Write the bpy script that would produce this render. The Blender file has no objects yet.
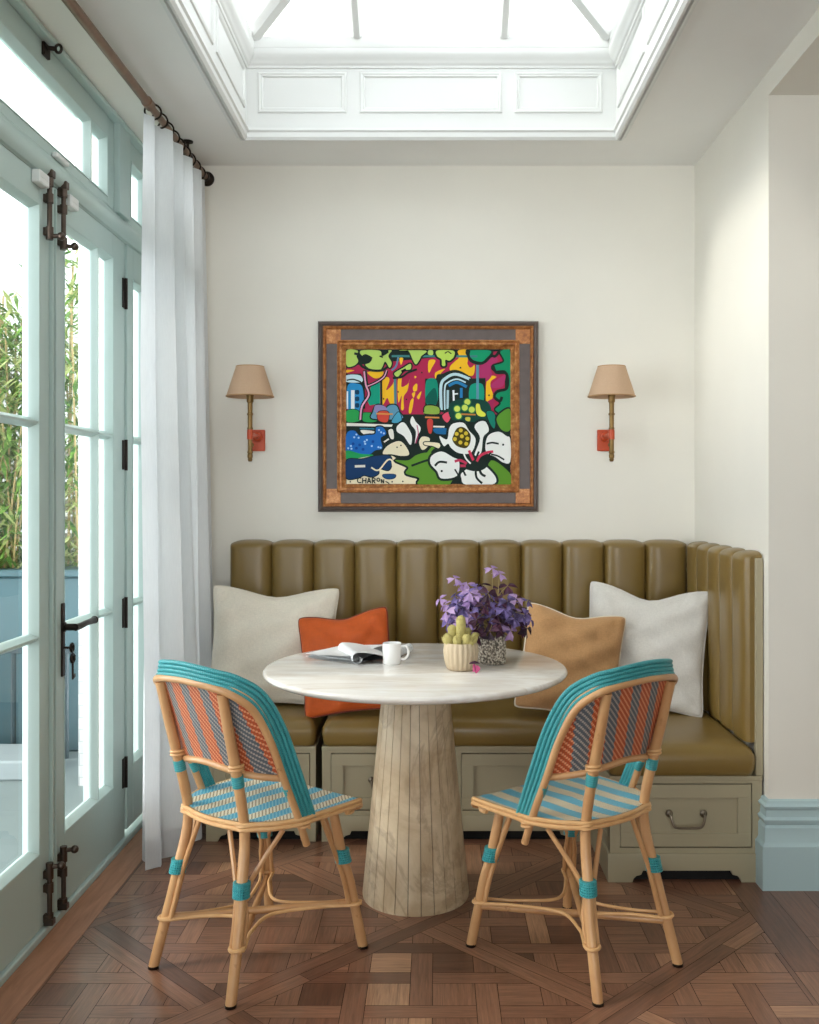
import bpy, bmesh, math, random
from mathutils import Vector, Matrix
random.seed(7)
PI = math.pi
C = bpy.context.scene.collection
rad = math.radians

# ------------------------------------------------------------------ mesh helpers
class MB:
    """collects geometry, links it as ONE mesh object"""
    def __init__(s): s.v = []; s.f = []; s.m = []; s.uv = {}; s.col = {}
    def add(s, vs, fs, mat=0, uvs=None, col=None):
        b = len(s.v); s.v += [tuple(p) for p in vs]
        for k, f in enumerate(fs):
            i = len(s.f); s.f.append(tuple(b + a for a in f)); s.m.append(mat)
            if uvs: s.uv[i] = [uvs[a] for a in f]
            if col: s.col[i] = col
    def box(s, x0, x1, y0, y1, z0, z1, bev=0.0, mat=0):
        if bev <= 0:
            vs = [(x, y, z) for x in (x0, x1) for y in (y0, y1) for z in (z0, z1)]
            s.add(vs, [(0,1,3,2),(4,6,7,5),(0,4,5,1),(2,3,7,6),(0,2,6,4),(1,5,7,3)], mat); return
        X, Y, Z = (x0, x1), (y0, y1), (z0, z1); vs = []; idx = {}
        for i in (0,1):
            for j in (0,1):
                for k in (0,1):
                    sx, sy, sz = (1,-1)[i]*bev, (1,-1)[j]*bev, (1,-1)[k]*bev
                    idx[i,j,k] = len(vs)
                    vs += [(X[i], Y[j]+sy, Z[k]+sz), (X[i]+sx, Y[j], Z[k]+sz), (X[i]+sx, Y[j]+sy, Z[k])]
        fs = []
        for a in (0,1):
            fs.append([idx[a,j,k] for j,k in ((0,0),(1,0),(1,1),(0,1))])
            fs.append([idx[i,a,k]+1 for i,k in ((0,0),(1,0),(1,1),(0,1))])
            fs.append([idx[i,j,a]+2 for i,j in ((0,0),(1,0),(1,1),(0,1))])
        for a in (0,1):
            for b in (0,1):
                fs.append([idx[a,b,0], idx[a,b,1], idx[a,b,1]+1, idx[a,b,0]+1])
                fs.append([idx[a,0,b], idx[a,1,b], idx[a,1,b]+2, idx[a,0,b]+2])
                fs.append([idx[0,a,b]+1, idx[1,a,b]+1, idx[1,a,b]+2, idx[0,a,b]+2])
        for key, n in idx.items(): fs.append([n, n+1, n+2])
        s.add(vs, fs, mat)
    def tube(s, path, r, seg=10, cap=True, mat=0, closed=False, u0=0.0):
        P = [Vector(p) for p in path]; n = len(P)
        R = [r(i/(n-1)) if callable(r) else (r[i] if isinstance(r, (list, tuple)) else r) for i in range(n)]
        T = []
        for i in range(n):
            if closed: t = P[(i+1) % n] - P[i-1]
            else: t = P[min(i+1, n-1)] - P[max(i-1, 0)]
            T.append(t.normalized())
        up = Vector((0,0,1)) if abs(T[0].z) < 0.9 else Vector((1,0,0))
        N = (up - T[0]*up.dot(T[0])).normalized(); vs = []; uv = []; L = u0
        for i in range(n):
            if i: L += (P[i]-P[i-1]).length
            N = (N - T[i]*N.dot(T[i])).normalized(); B = T[i].cross(N)
            for k in range(seg):
                a = 2*PI*k/seg
                vs.append(P[i] + (N*math.cos(a) + B*math.sin(a))*R[i]); uv.append((L, k/seg))
        fs = []
        for i in range(n if closed else n-1):
            j = (i+1) % n
            for k in range(seg):
                k2 = (k+1) % seg
                fs.append((i*seg+k, i*seg+k2, j*seg+k2, j*seg+k))
        if cap and not closed:
            fs.append(tuple(range(seg))[::-1]); fs.append(tuple((n-1)*seg+k for k in range(seg)))
        s.add(vs, fs, mat, uv)
    def lathe(s, prof, seg=32, c=(0,0,0), mat=0, axis='z', rot0=0.0, rfun=None):
        vs = []; fs = []; n = len(prof)
        for i, (r, h) in enumerate(prof):
            for k in range(seg):
                a = 2*PI*k/seg + rot0; rr = r*(rfun(a, h) if rfun else 1)
                p = (rr*math.cos(a), rr*math.sin(a), h)
                if axis == 'y': p = (p[0], p[2], p[1])
                if axis == 'x': p = (p[2], p[0], p[1])
                vs.append((c[0]+p[0], c[1]+p[1], c[2]+p[2]))
        for i in range(n-1):
            for k in range(seg):
                k2 = (k+1) % seg
                fs.append((i*seg+k, i*seg+k2, (i+1)*seg+k2, (i+1)*seg+k))
        if prof[0][0] > 1e-6: fs.append(tuple(range(seg))[::-1])
        if prof[-1][0] > 1e-6: fs.append(tuple((n-1)*seg+k for k in range(seg)))
        s.add(vs, fs, mat)
    def ball(s, c, r, sc=(1,1,1), seg=12, rings=8, mat=0):
        vs = [(c[0], c[1], c[2]-r*sc[2])]; fs = []
        for i in range(1, rings):
            t = PI*i/rings
            for k in range(seg):
                a = 2*PI*k/seg
                vs.append((c[0]+r*sc[0]*math.sin(t)*math.cos(a), c[1]+r*sc[1]*math.sin(t)*math.sin(a), c[2]-r*sc[2]*math.cos(t)))
        vs.append((c[0], c[1], c[2]+r*sc[2])); e = len(vs)-1
        for k in range(seg):
            k2 = (k+1) % seg
            fs.append((0, 1+k2, 1+k)); fs.append((e, 1+(rings-2)*seg+k, 1+(rings-2)*seg+k2))
            for i in range(rings-2): fs.append((1+i*seg+k, 1+i*seg+k2, 1+(i+1)*seg+k2, 1+(i+1)*seg+k))
        s.add(vs, fs, mat)
    def prism(s, poly, a0, a1, axis='y', mat=0):
        n = len(poly)
        def P(p, a): return (p[0], a, p[1]) if axis == 'y' else ((a, p[0], p[1]) if axis == 'x' else (p[0], p[1], a))
        vs = [P(p, a0) for p in poly] + [P(p, a1) for p in poly]
        fs = [tuple(range(n)), tuple(range(2*n-1, n-1, -1))] + [(i, (i+1) % n, n+(i+1) % n, n+i) for i in range(n)]
        s.add(vs, fs, mat)
    def grid(s, fn, nu, nv, mat=0, closed_u=False, uvf=None, col=None):
        vs = []; uv = []
        for j in range(nv+1):
            for i in range(nu+1):
                vs.append(fn(i/nu, j/nv)); uv.append(uvf(i/nu, j/nv) if uvf else (i/nu, j/nv))
        w = nu+1
        s.add(vs, [(j*w+i, j*w+i+1, (j+1)*w+i+1, (j+1)*w+i) for j in range(nv) for i in range(nu)], mat, uv, col)
    def rectsweep(s, x0, x1, y0, y1, prof, mat=0):
        """mitred moulding swept round a rectangle; prof = [(outward offset, z)] closed"""
        n = len(prof); vs = []; fs = []
        for sx, sy in ((-1,-1),(1,-1),(1,1),(-1,1)):
            bx, by = (x1 if sx > 0 else x0), (y1 if sy > 0 else y0)
            for o, z in prof: vs.append((bx+sx*o, by+sy*o, z))
        for c in range(4):
            d = (c+1) % 4
            for i in range(n):
                j = (i+1) % n
                fs.append((c*n+i, c*n+j, d*n+j, d*n+i))
        s.add(vs, fs, mat)
    def build(s, name, mats, parent=None, sharp=32, recalc=True, bevel=0, bseg=2):
        me = bpy.data.meshes.new(name)
        me.from_pydata(s.v, [], s.f)
        if not isinstance(mats, (list, tuple)): mats = [mats]
        for m in mats: me.materials.append(m)
        me.polygons.foreach_set('material_index', s.m)
        if s.uv:
            l = me.uv_layers.new(name='UVMap')
            for i, u in s.uv.items():
                p = me.polygons[i]
                for k, li in enumerate(p.loop_indices): l.data[li].uv = u[k]
        if s.col:
            ca = me.color_attributes.new('tone', 'FLOAT_COLOR', 'CORNER')
            for i, c in s.col.items():
                for li in me.polygons[i].loop_indices: ca.data[li].color = (c[0], c[1], c[2], 1)
        if recalc:
            bm = bmesh.new(); bm.from_mesh(me); bmesh.ops.recalc_face_normals(bm, faces=bm.faces)
            if bevel:
                bmesh.ops.bevel(bm, geom=[e for e in bm.edges if len(e.link_faces) == 2 and e.calc_face_angle(0) > .5], offset=bevel, segments=bseg, affect='EDGES', profile=.6)
            bm.to_mesh(me); bm.free()
        if sharp:
            me.polygons.foreach_set('use_smooth', [True]*len(me.polygons)); me.set_sharp_from_angle(angle=rad(sharp))
        me.update()
        o = bpy.data.objects.new(name, me); C.objects.link(o)
        if parent: o.parent = parent
        return o

def cat(pts, n=8, closed=False):
    """Catmull-Rom smoothing"""
    P = [Vector(p) for p in pts]; out = []; m = len(P)
    rng = range(m) if closed else range(m-1)
    for i in rng:
        if closed: a, b, c, d = P[i-1], P[i], P[(i+1) % m], P[(i+2) % m]
        else: a, b, c, d = P[max(i-1,0)], P[i], P[i+1], P[min(i+2,m-1)]
        for k in range(n):
            t = k/n
            out.append(.5*((2*b)+(c-a)*t+(2*a-5*b+4*c-d)*t*t+(3*b-a-3*c+d)*t**3))
    if not closed: out.append(P[-1])
    return out
def resample(pts, n):
    P = [Vector(p) for p in pts]; L = [0]
    for a, b in zip(P, P[1:]): L.append(L[-1]+(b-a).length)
    out = []; j = 0
    for i in range(n):
        t = L[-1]*i/(n-1)
        while j < len(L)-2 and L[j+1] < t: j += 1
        d = L[j+1]-L[j]; out.append(P[j].lerp(P[j+1], (t-L[j])/d if d else 0))
    return out
def interp(tab, x):
    if x <= tab[0][0]: return tab[0][1]
    for (a, b), (c, d) in zip(tab, tab[1:]):
        if x <= c: return b+(d-b)*(x-a)/(c-a)
    return tab[-1][1]

def tag(o, label=None, cate=None, group=None, kind=None):
    if label: o['label'] = label
    if cate: o['category'] = cate
    if group: o['group'] = group
    if kind: o['kind'] = kind
    return o
def empty(name, loc=(0,0,0), rz=0.0, label=None, cate=None, group=None, kind=None):
    o = bpy.data.objects.new(name, None); o.empty_display_size = .1; C.objects.link(o)
    o.location = loc; o.rotation_euler = (0, 0, rz)
    return tag(o, label, cate, group, kind)
def struct(o, label=None, cate=None):
    o['kind'] = 'structure'
    if label: o['label'] = label
    if cate: o['category'] = cate
    return o
def copy_tree(o, parent=None):
    c = o.copy(); C.objects.link(c); c.parent = parent
    for ch in list(o.children): copy_tree(ch, c)
    return c

# ------------------------------------------------------------------ materials
class NT:
    def __init__(s, name):
        s.mat = bpy.data.materials.new(name); s.mat.use_nodes = True
        s.t = s.mat.node_tree; s.n = s.t.nodes; s.b = s.n['Principled BSDF']; s.out = s.n['Material Output']
    def nd(s, typ, **kw):
        n = s.n.new(typ)
        for k, v in kw.items():
            if k.startswith('_'): setattr(n, k[1:], v)
            else: s.set(n.inputs[int(k[1:])] if k[0] == 'i' and k[1:].isdigit() else n.inputs[k], v)
        return n
    def set(s, inp, v):
        if isinstance(v, bpy.types.NodeSocket): s.t.links.new(v, inp)
        elif isinstance(v, bpy.types.Node): s.t.links.new(v.outputs[0], inp)
        else: inp.default_value = v
    def ma(s, op, a, b=0.0, c=0.0):
        n = s.n.new('ShaderNodeMath'); n.operation = op
        s.set(n.inputs[0], a); s.set(n.inputs[1], b); s.set(n.inputs[2], c); return n.outputs[0]
    def mix(s, f, a, b, blend='MIX'):
        n = s.n.new('ShaderNodeMix'); n.data_type = 'RGBA'; n.blend_type = blend
        s.set(n.inputs[0], f)
        s.set(n.inputs[6], a if not isinstance(a, tuple) else (*a[:3], 1)); s.set(n.inputs[7], b if not isinstance(b, tuple) else (*b[:3], 1))
        return n.outputs[2]
    def ramp(s, f, stops):
        n = s.n.new('ShaderNodeValToRGB'); s.set(n.inputs[0], f); e = n.color_ramp.elements
        while len(e) < len(stops): e.new(.5)
        for el, (p, c) in zip(e, stops): el.position = p; el.color = (*c, 1) if len(c) == 3 else c
        return n.outputs[0]
    def coord(s, which='Object', scale=(1,1,1)):
        tc = s.n.new('ShaderNodeTexCoord'); mp = s.n.new('ShaderNodeMapping'); mp.inputs['Scale'].default_value = scale
        s.t.links.new(tc.outputs[which], mp.inputs[0]); return mp.outputs[0]
    def noise(s, vec, scale=5, detail=4, rough=.5, dist=0):
        n = s.nd('ShaderNodeTexNoise', Scale=scale, Detail=detail, Roughness=rough, Distortion=dist); s.t.links.new(vec, n.inputs['Vector']); return n.outputs['Fac']
    def bump(s, h, strength=.3, dist=.002):
        n = s.nd('ShaderNodeBump', Strength=strength, Distance=dist, Height=h); s.t.links.new(n.outputs[0], s.b.inputs['Normal'])
    def fin(s, col=None, rough=None, metal=None, **kw):
        if col is not None: s.set(s.b.inputs['Base Color'], (*col, 1) if isinstance(col, tuple) and len(col) == 3 else col)
        if rough is not None: s.set(s.b.inputs['Roughness'], rough)
        if metal is not None: s.set(s.b.inputs['Metallic'], metal)
        for k, v in kw.items(): s.set(s.b.inputs[k.replace('_', ' ')], v)
        return s.mat
M = {}
def hx(h):
    c = [int(h[i:i+2], 16)/255 for i in (0,2,4)]
    return tuple(x/12.92 if x <= .04045 else ((x+.055)/1.055)**2.4 for x in c)
def paint(name, col, rough=.5, amt=.04, sc=3.0, bump=.03):
    n = NT(name); v = n.coord(); f = n.noise(v, sc, 3)
    c = n.mix(f, tuple(x*(1-amt) for x in col), tuple(min(1, x*(1+amt)) for x in col))
    if bump: n.bump(n.noise(v, 60, 2), bump, .002)
    M[name] = n.fin(c, rough); return M[name]
paint('wall', hx('ECE8DD'), .75); paint('ceil', hx('F1F0EC'), .75); paint('trimwhite', hx('E4E5E2'), .4, .01)
paint('doorpaint', hx('B7CAC4'), .38, .02); paint('doorpaint_light', hx('B8CAC4'), .38, .02)
paint('cabinet', hx('A89E82'), .42, .02); paint('skirt', hx('B2CACD'), .4, .02)
paint('plastic_white', hx('E4E6E2'), .4, .01, bump=0); paint('cable_dark', hx('1E1B18'), .5, .05, bump=0)
paint('recess_shadow', hx('0C0B0A'), .9, .05, bump=0)  # near black painting the shade behind the plinth cutouts
paint('ceramic_white', hx('F4F3F0'), .18, .01, bump=0); paint('red_lacquer', hx('C24A22'), .35, .05, bump=0)
paint('seal', hx('2E3A38'), .6, .02, bump=0)

def metal(name, col, rough, amt=.25):
    n = NT(name); v = n.coord(); f = n.noise(v, 25, 5)
    M[name] = n.fin(n.mix(f, tuple(x*(1-amt) for x in col), tuple(x*(1+amt) for x in col)), rough, 1.0); return M[name]
metal('bronze', hx('5C5048'), .38); metal('iron', hx('3B3430'), .45); metal('rodmetal', hx('8A7262'), .42); metal('pewter', hx('8C8172'), .35)
metal('sconce_metal', hx('8B7048'), .45, .5)

def mk_floor():
    n = NT('parquet'); a = n.nd('ShaderNodeAttribute', _attribute_name='tone'); uv = n.coord('UV', (1,1,1))
    uvs = n.coord('UV', (3, 60, 1)); sep = n.nd('ShaderNodeSeparateColor'); n.t.links.new(a.outputs[0], sep.inputs[0])
    off = n.nd('ShaderNodeVectorMath', _operation='ADD'); n.t.links.new(uvs, off.inputs[0])
    cmb = n.nd('ShaderNodeCombineXYZ', X=n.ma('MULTIPLY', sep.outputs[0], 37.0), Y=n.ma('MULTIPLY', sep.outputs[1], 91.0)); n.t.links.new(cmb.outputs[0], off.inputs[1])
    g1 = n.noise(off.outputs[0], 1.6, 6, .65, 1.2); g2 = n.noise(off.outputs[0], 6.0, 3, .6, .3)
    base = n.ramp(sep.outputs[0], [(0, hx('6A4635')), (.35, hx('8B604A')), (.7, hx('A27459')), (1, hx('BA8C6A'))])
    g = n.ma('ADD', n.ma('MULTIPLY', g1, .65), n.ma('MULTIPLY', g2, .35))
    c = n.mix(n.ramp(g, [(.32, (1,1,1)), (.62, (0,0,0))]), base, n.mix(.6, base, hx('2E1C12')))
    n.bump(g, .25, .0012)
    M['parquet'] = n.fin(c, n.ma('ADD', .24, n.ma('MULTIPLY', g2, .22)), Coat_Weight=.35, Coat_Roughness=.16)
    paint('floor_joint', hx('2B1D14'), .7, .1)
    n = NT('border_oak'); v = n.coord('Object', (18, 2.0, 18)); g = n.noise(v, 2.2, 6, .6, 1.0)
    n.bump(g, .2, .001); M['border_oak'] = n.fin(n.ramp(g, [(.3, hx('96664A')), (.7, hx('B58264'))]), .45)
mk_floor()
def mk_leather():
    n = NT('leather'); v = n.coord(); f = n.noise(v, 2.5, 4); vo = n.nd('ShaderNodeTexVoronoi', Scale=420.0); n.t.links.new(v, vo.inputs['Vector'])
    h = n.ma('ADD', n.ma('MULTIPLY', vo.outputs['Distance'], .35), n.ma('MULTIPLY', n.noise(v, 14, 3), .9)); n.bump(h, .16, .004)
    M['leather'] = n.fin(n.mix(f, hx('786132'), hx('8A7039')), .33, Coat_Weight=.15, Coat_Roughness=.25)
mk_leather()
def mk_rattan():
    n = NT('rattan'); v = n.coord('Object', (1,1,1)); uv = n.coord('UV', (9, .6, 1))
    f = n.noise(v, 9, 4); sp = n.noise(uv, 1.3, 5, .7)
    c = n.mix(f, hx('AE784A'), hx('DDB07C'))
    c = n.mix(n.ramp(sp, [(.60, (0,0,0)), (.70, (1,1,1))]), c, hx('8A5425'))
    n.bump(n.noise(n.coord('UV', (6, 14, 1)), 3, 3), .15, .001)
    M['rattan'] = n.fin(c, .36, Coat_Weight=.2)
    n = NT('thin_cane'); f = n.noise(n.coord(), 30, 3); M['thin_cane'] = n.fin(n.mix(f, hx('CB945C'), hx('E6BC86')), .4)
    n = NT('teal_wrap'); uv = n.coord('UV', (1,1,1)); w = n.nd('ShaderNodeTexWave', Scale=52.0, Distortion=.3); n.t.links.new(uv, w.inputs['Vector'])
    n.bump(w.outputs['Fac'], .5, .0015); f = n.noise(n.coord(), 60, 3)
    c = n.mix(f, hx('2C8E95'), hx('52B2B5')); c = n.mix(n.ma('MULTIPLY', w.outputs['Fac'], .35), c, hx('156A70'))
    M['teal_wrap'] = n.fin(c, .35)
    # seat weave: lengthwise turquoise and cream bands with a fine twill
    def weave(name, ca, cb, ga, gb, period, ratio, cell, zig, tilt):
        n = NT(name); uv = n.coord('UV', (1,1,1)); sp = n.nd('ShaderNodeSeparateXYZ'); n.t.links.new(uv, sp.inputs[0]); u, v = sp.outputs[0], sp.outputs[1]
        au = n.ma('ABSOLUTE', u)
        z = n.ma('PINGPONG', v, zig)
        t = n.ma('ADD', n.ma('ADD', u, n.ma('MULTIPLY', v, tilt)), n.ma('MULTIPLY', z, .5))
        band = n.ma('LESS_THAN', n.ma('FRACT', n.ma('DIVIDE', n.ma('ADD', t, 5.0), period)), ratio)
        row = n.ma('FLOOR', n.ma('DIVIDE', n.ma('ADD', u, 5.0), cell*.62))
        ph = n.ma('FRACT', n.ma('ADD', n.ma('DIVIDE', n.ma('ADD', v, 5.0), cell*2.0), n.ma('MULTIPLY', row, .27)))
        cellm = n.ma('LESS_THAN', ph, .36)
        edge = n.ma('LESS_THAN', n.ma('FRACT', n.ma('DIVIDE', n.ma('ADD', u, 5.0), cell*.62)), .16)
        a = n.mix(cellm, ca, ga); b = n.mix(cellm, cb, gb)
        c = n.mix(band, b, a); c = n.mix(n.ma('MULTIPLY', edge, .35), c, (.05,.04,.03))
        n.bump(n.ma('ADD', ph, n.ma('MULTIPLY', edge, -1.0)), .5, .0012)
        M[name] = n.fin(c, .4)
    weave('seat_weave', hx('3FA5C6'), hx('EEE4C8'), hx('8CCBD8'), hx('9C8260'), .080, .5, .0062, .007, 0.0)
    weave('back_weave', hx('B5502C'), hx('565E66'), hx('E09A70'), hx('A8A29A'), .090, .56, .0080, .011, .16)
mk_rattan()
def mk_stone():
    for name, a, b, vein, r, vs in (('marble_top', hx('F3F0EB'), hx('E6DED3'), hx('C0AE9A'), .14, .22), ('travertine', hx('DCCAAB'), hx('BCA584'), hx('8E745A'), .42, .42)):
        n = NT(name); v = n.coord('Object', (1, 1, 1) if name == 'travertine' else (.6, 2.4, 1)); f = n.noise(v, 5, 6, .6, .8)
        w = n.noise(v, 2.2, 8, .6, 1.6)
        line = n.ma('SUBTRACT', 1.0, n.ma('MULTIPLY', n.ma('ABSOLUTE', n.ma('SUBTRACT', w, .5)), 26.0)); line = n.ma('MAXIMUM', line, 0.0)
        c = n.mix(n.ramp(f, [(.38, (0,0,0)), (.62, (1,1,1))]), a, b); c = n.mix(n.ma('MULTIPLY', line, vs), c, vein)
        M[name] = n.fin(c, r)
    paint('stone_joint', hx('6E5F4C'), .8)
mk_stone()
def fabric(name, col, rough=.9, amt=.12, sc=700, sheen=.2, bump=.25):
    n = NT(name); v = n.coord('Object', (1, 1, .25)); v2 = n.coord('Object', (.25, 1, 1)); a = n.noise(v, sc*.4, 2); b = n.noise(v2, sc*.4, 2); f = n.ma('MULTIPLY', n.ma('ADD', a, b), .5)
    c = n.mix(f, tuple(x*(1-amt*2) for x in col), tuple(min(1, x*(1+amt)) for x in col))
    n.bump(n.ma('ADD', f, n.ma('MULTIPLY', n.noise(n.coord(), 7, 3), 3.5)), bump, .006); M[name] = n.fin(c, rough, Sheen_Weight=sheen); return M[name]
fabric('linen_cream', hx('F0E7D5')); fabric('linen_grey', hx('DEDAD2')); fabric('linen_tan', hx('C59664'), amt=.18); fabric('velvet_orange', hx('C85408'), .7, .12, 300, .08); fabric('velvet_piping', hx('7E3012'), .8)
fabric('piping_cream', hx('EADFC8')); 
def mk_shade():
    n = NT('shade_cloth'); f = n.noise(n.coord(), 200, 2); d = n.nd('ShaderNodeBsdfTranslucent', Color=(.75,.55,.4,1))
    n.fin(n.mix(f, hx('CBA98A'), hx('D8B899')), .9); mx = n.nd('ShaderNodeMixShader', i0=.12); n.t.links.new(n.b.outputs[0], mx.inputs[1]); n.t.links.new(d.outputs[0], mx.inputs[2]); n.t.links.new(mx.outputs[0], n.out.inputs[0]); M['shade_cloth'] = n.mat
    paint('shade_trim', hx('B98F60'), .8)
    n = NT('curtain_linen'); f = n.noise(n.coord('Object', (60, 60, 4)), 6, 3); c = n.mix(f, hx('DCDEE0'), hx('E8EAEB'))
    n.fin(c, .95); d = n.nd('ShaderNodeBsdfTranslucent', Color=c); mx = n.nd('ShaderNodeMixShader', i0=.38); n.t.links.new(n.b.outputs[0], mx.inputs[1]); n.t.links.new(d.outputs[0], mx.inputs[2]); n.t.links.new(mx.outputs[0], n.out.inputs[0]); M['curtain_linen'] = n.mat
mk_shade()
def mk_glass():
    n = NT('pane_glass'); n.n.remove(n.b); t = n.nd('ShaderNodeBsdfTransparent', Color=(.96,.985,.98,1)); g = n.nd('ShaderNodeBsdfGlossy', Color=(1,1,1,1), Roughness=0.0)
    fr = n.nd('ShaderNodeFresnel', IOR=1.45); mx = n.nd('ShaderNodeMixShader'); n.t.links.new(n.ma('MULTIPLY', fr.outputs[0], .8), mx.inputs[0]); n.t.links.new(t.outputs[0], mx.inputs[1]); n.t.links.new(g.outputs[0], mx.inputs[2]); n.t.links.new(mx.outputs[0], n.out.inputs[0]); M['pane_glass'] = n.mat
mk_glass()
def mk_frame():
    n = NT('gilt_wood'); v = n.coord('Object', (1,1,1)); f = n.noise(v, 45, 6, .7)
    M['gilt_wood'] = n.fin(n.ramp(f, [(.30, hx('7A4526')), (.52, hx('B4743F')), (.72, hx('DDAA72'))]), .38, .25)
    n = NT('frame_dark'); f = n.noise(n.coord(), 30, 4); M['frame_dark'] = n.fin(n.mix(f, hx('4A3E38'), hx('665650')), .4)
    n = NT('artwork'); a = n.nd('ShaderNodeAttribute', _attribute_name='tone'); M['artwork'] = n.fin(n.mix(.0, a.outputs[0], a.outputs[0]), .6, Specular_IOR_Level=.15)
mk_frame()
def mk_plants():
    def leaf(name, a, b, tr=.25, rough=.5):
        n = NT(name); f = n.noise(n.coord(), 22, 3); c = n.mix(n.ramp(f, [(.35,(0,0,0)),(.65,(1,1,1))]), a, b); n.fin(c, rough)
        d = n.nd('ShaderNodeBsdfTranslucent', Color=c); mx = n.nd('ShaderNodeMixShader', i0=tr); n.t.links.new(n.b.outputs[0], mx.inputs[1]); n.t.links.new(d.outputs[0], mx.inputs[2]); n.t.links.new(mx.outputs[0], n.out.inputs[0]); M[name] = n.mat
    leaf('oxalis_leaf', hx('352650'), hx('8D7ABB')); leaf('oxalis_dark', hx('240F22'), hx('52203E')); leaf('oxalis_pink', hx('9A78B4'), hx('D0B0D8'))
    leaf('bamboo_leaf', hx('2C5A24'), hx('7FA64A')); leaf('bamboo_pale', hx('8E9C54'), hx('BEC488'))
    paint('stem_green', hx('A08C5A'), .6); paint('cactus', hx('B9AD6C'), .85, .2, 60, .4); paint('pot_ribbed', hx('C9B698'), .7, .1, 30, .2); paint('soil', hx('4A3A2A'), .95, .2, 50)
    paint('pink_petal', hx('D2578A'), .6, .1, 50)
    n = NT('pot_speckled'); v = n.coord(); vo = n.nd('ShaderNodeTexVoronoi', Scale=170.0); n.t.links.new(v, vo.inputs['Vector']); f = n.noise(v, 150, 3)
    n.bump(vo.outputs['Distance'], .8, .003); M['pot_speckled'] = n.fin(n.ramp(f, [(.4, hx('5A5248')), (.52, hx('A69C8C')), (.62, hx('E0D8C8'))]), .8)
mk_plants()
def mk_out():
    n = NT('white_brick'); v = n.coord('Object', (1,1,1)); sp = n.nd('ShaderNodeSeparateXYZ'); n.t.links.new(v, sp.inputs[0]); cm = n.nd('ShaderNodeCombineXYZ', X=n.ma('ADD', sp.outputs[0], sp.outputs[1]), Y=sp.outputs[2])
    br = n.nd('ShaderNodeTexBrick', Color1=(*hx('C9CBC9'),1), Color2=(*hx('BDC2C2'),1), Mortar=(*hx('A3A8A8'),1), Scale=4.5); n.t.links.new(cm.outputs[0], br.inputs['Vector']); br.inputs['Mortar Size'].default_value = .01
    M['white_brick'] = n.fin(br.outputs[0], .8)
    paint('patio', hx('788484'), .6, .05, 4); paint('planter', hx('3F5F66'), .6, .08, 4); paint('railing', hx('23383E'), .5, .1); paint('render_far', hx('B8BAB6'), .8, .05); paint('fence_wood', hx('7E7A6C'), .7, .1); paint('ledge', hx('909A9C'), .6, .05)
    n = NT('page'); a = n.noise(n.coord('Object', (30, 90, 1)), 3, 4, .7); M['page'] = n.fin(n.ramp(a, [(.36, hx('8A9AAA')), (.43, hx('DDE0E2')), (.6, hx('F2F3F3'))]), .5)
    paint('paper', hx('EDEEEE'), .45, .01, bump=0); paint('dark_print', hx('33373C'), .5, .2, 20)
mk_out()

# ------------------------------------------------------------------ room shell
XD = -1.18     # door leaf face
XW = -1.035    # left wall face
XR = 1.11      # right wall face
YB = 4.224     # back wall
ZC = 2.731     # ceiling
RY = -3.6      # far end of the room behind the camera
# ---- floor: diagonal double bands enclosing basket-woven diamonds
def clip(poly, a, b, c):          # keep a*x+b*y<=c
    out = []
    for i in range(len(poly)):
        p, q = poly[i-1], poly[i]; dp, dq = a*p[0]+b*p[1]-c, a*q[0]+b*q[1]-c
        if dp <= 0 < dq or dq <= 0 < dp:
            t = dp/(dp-dq); out.append((p[0]+(q[0]-p[0])*t, p[1]+(q[1]-p[1])*t))
        if dq <= 0: out.append(q)
    return out
def clips(poly, planes):
    for pl in planes:
        if len(poly) < 3: return []
        poly = clip(poly, *pl)
    return poly if len(poly) >= 3 else []
fl = MB(); G = .0008; R2 = math.sqrt(2)
FX0, FX1, FY0, FY1 = -1.06, .985, -1.6, YB
region = [(-1,0,-FX0-G), (1,0,FX1-G), (0,-1,-FY0), (0,1,FY1)]
def plank(poly, d, w=None):
    if len(poly) < 3: return
    ar = abs(sum(poly[i-1][0]*poly[i][1]-poly[i][0]*poly[i-1][1] for i in range(len(poly))))/2
    if ar < 2e-5: return
    e = (-d[1], d[0]); o1, o2 = random.random(), random.random()
    if w is None: w = min(1, max(0, random.gauss(.45, .24)))
    uv = [(p[0]*d[0]+p[1]*d[1], p[0]*e[0]+p[1]*e[1]) for p in poly]
    fl.add([(p[0], p[1], 0) for p in poly], [tuple(range(len(poly)))], 0, uv, (w, o1, o2))
PD, CA, CB = 1.03, 3.065, 2.965    # y-x = CA + k PD ; y+x = CB + k PD
HW = .07
D1, D2 = (1/R2, 1/R2), (-1/R2, 1/R2)
for k in range(-8, 4):             # bands running along y-x = const (continuous)
    for h in (0, 1):
        lo, hi = CA+k*PD-HW+h*HW, CA+k*PD+h*HW
        s0 = -4.2
        while s0 < 6.5:
            s1 = s0+random.uniform(.75, 1.1)
            P = [((a-b)/2, (a+b)/2) for a, b in ((s0, lo), (s1, lo), (s1, hi), (s0, hi))]
            P = clips(P, region+[(1,-1,-lo-G*R2), (-1,1,hi-G*R2), (-1,-1,-s0-G), (1,1,s1-G)]); plank(P, D1, None); s0 = s1
for k in range(-7, 6):             # bands along y+x = const, cut by the others
    for h in (0, 1):
        lo, hi = CB+k*PD-HW+h*HW, CB+k*PD+h*HW
        for j in range(-7, 4):
            a0, a1 = CA+j*PD+HW, CA+(j+1)*PD-HW
            P = [((a-b)/2, (a+b)/2) for a, b in ((lo, a0), (hi, a0), (hi, a1), (lo, a1))]
            P = clips(P, region+[(-1,-1,-lo-G*R2), (1,1,hi-G*R2), (1,-1,-a0-G), (-1,1,a1-G)]); plank(P, D2)
PW = .1735; BW = .060; X0, Y0 = -.042, 2.668
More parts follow.
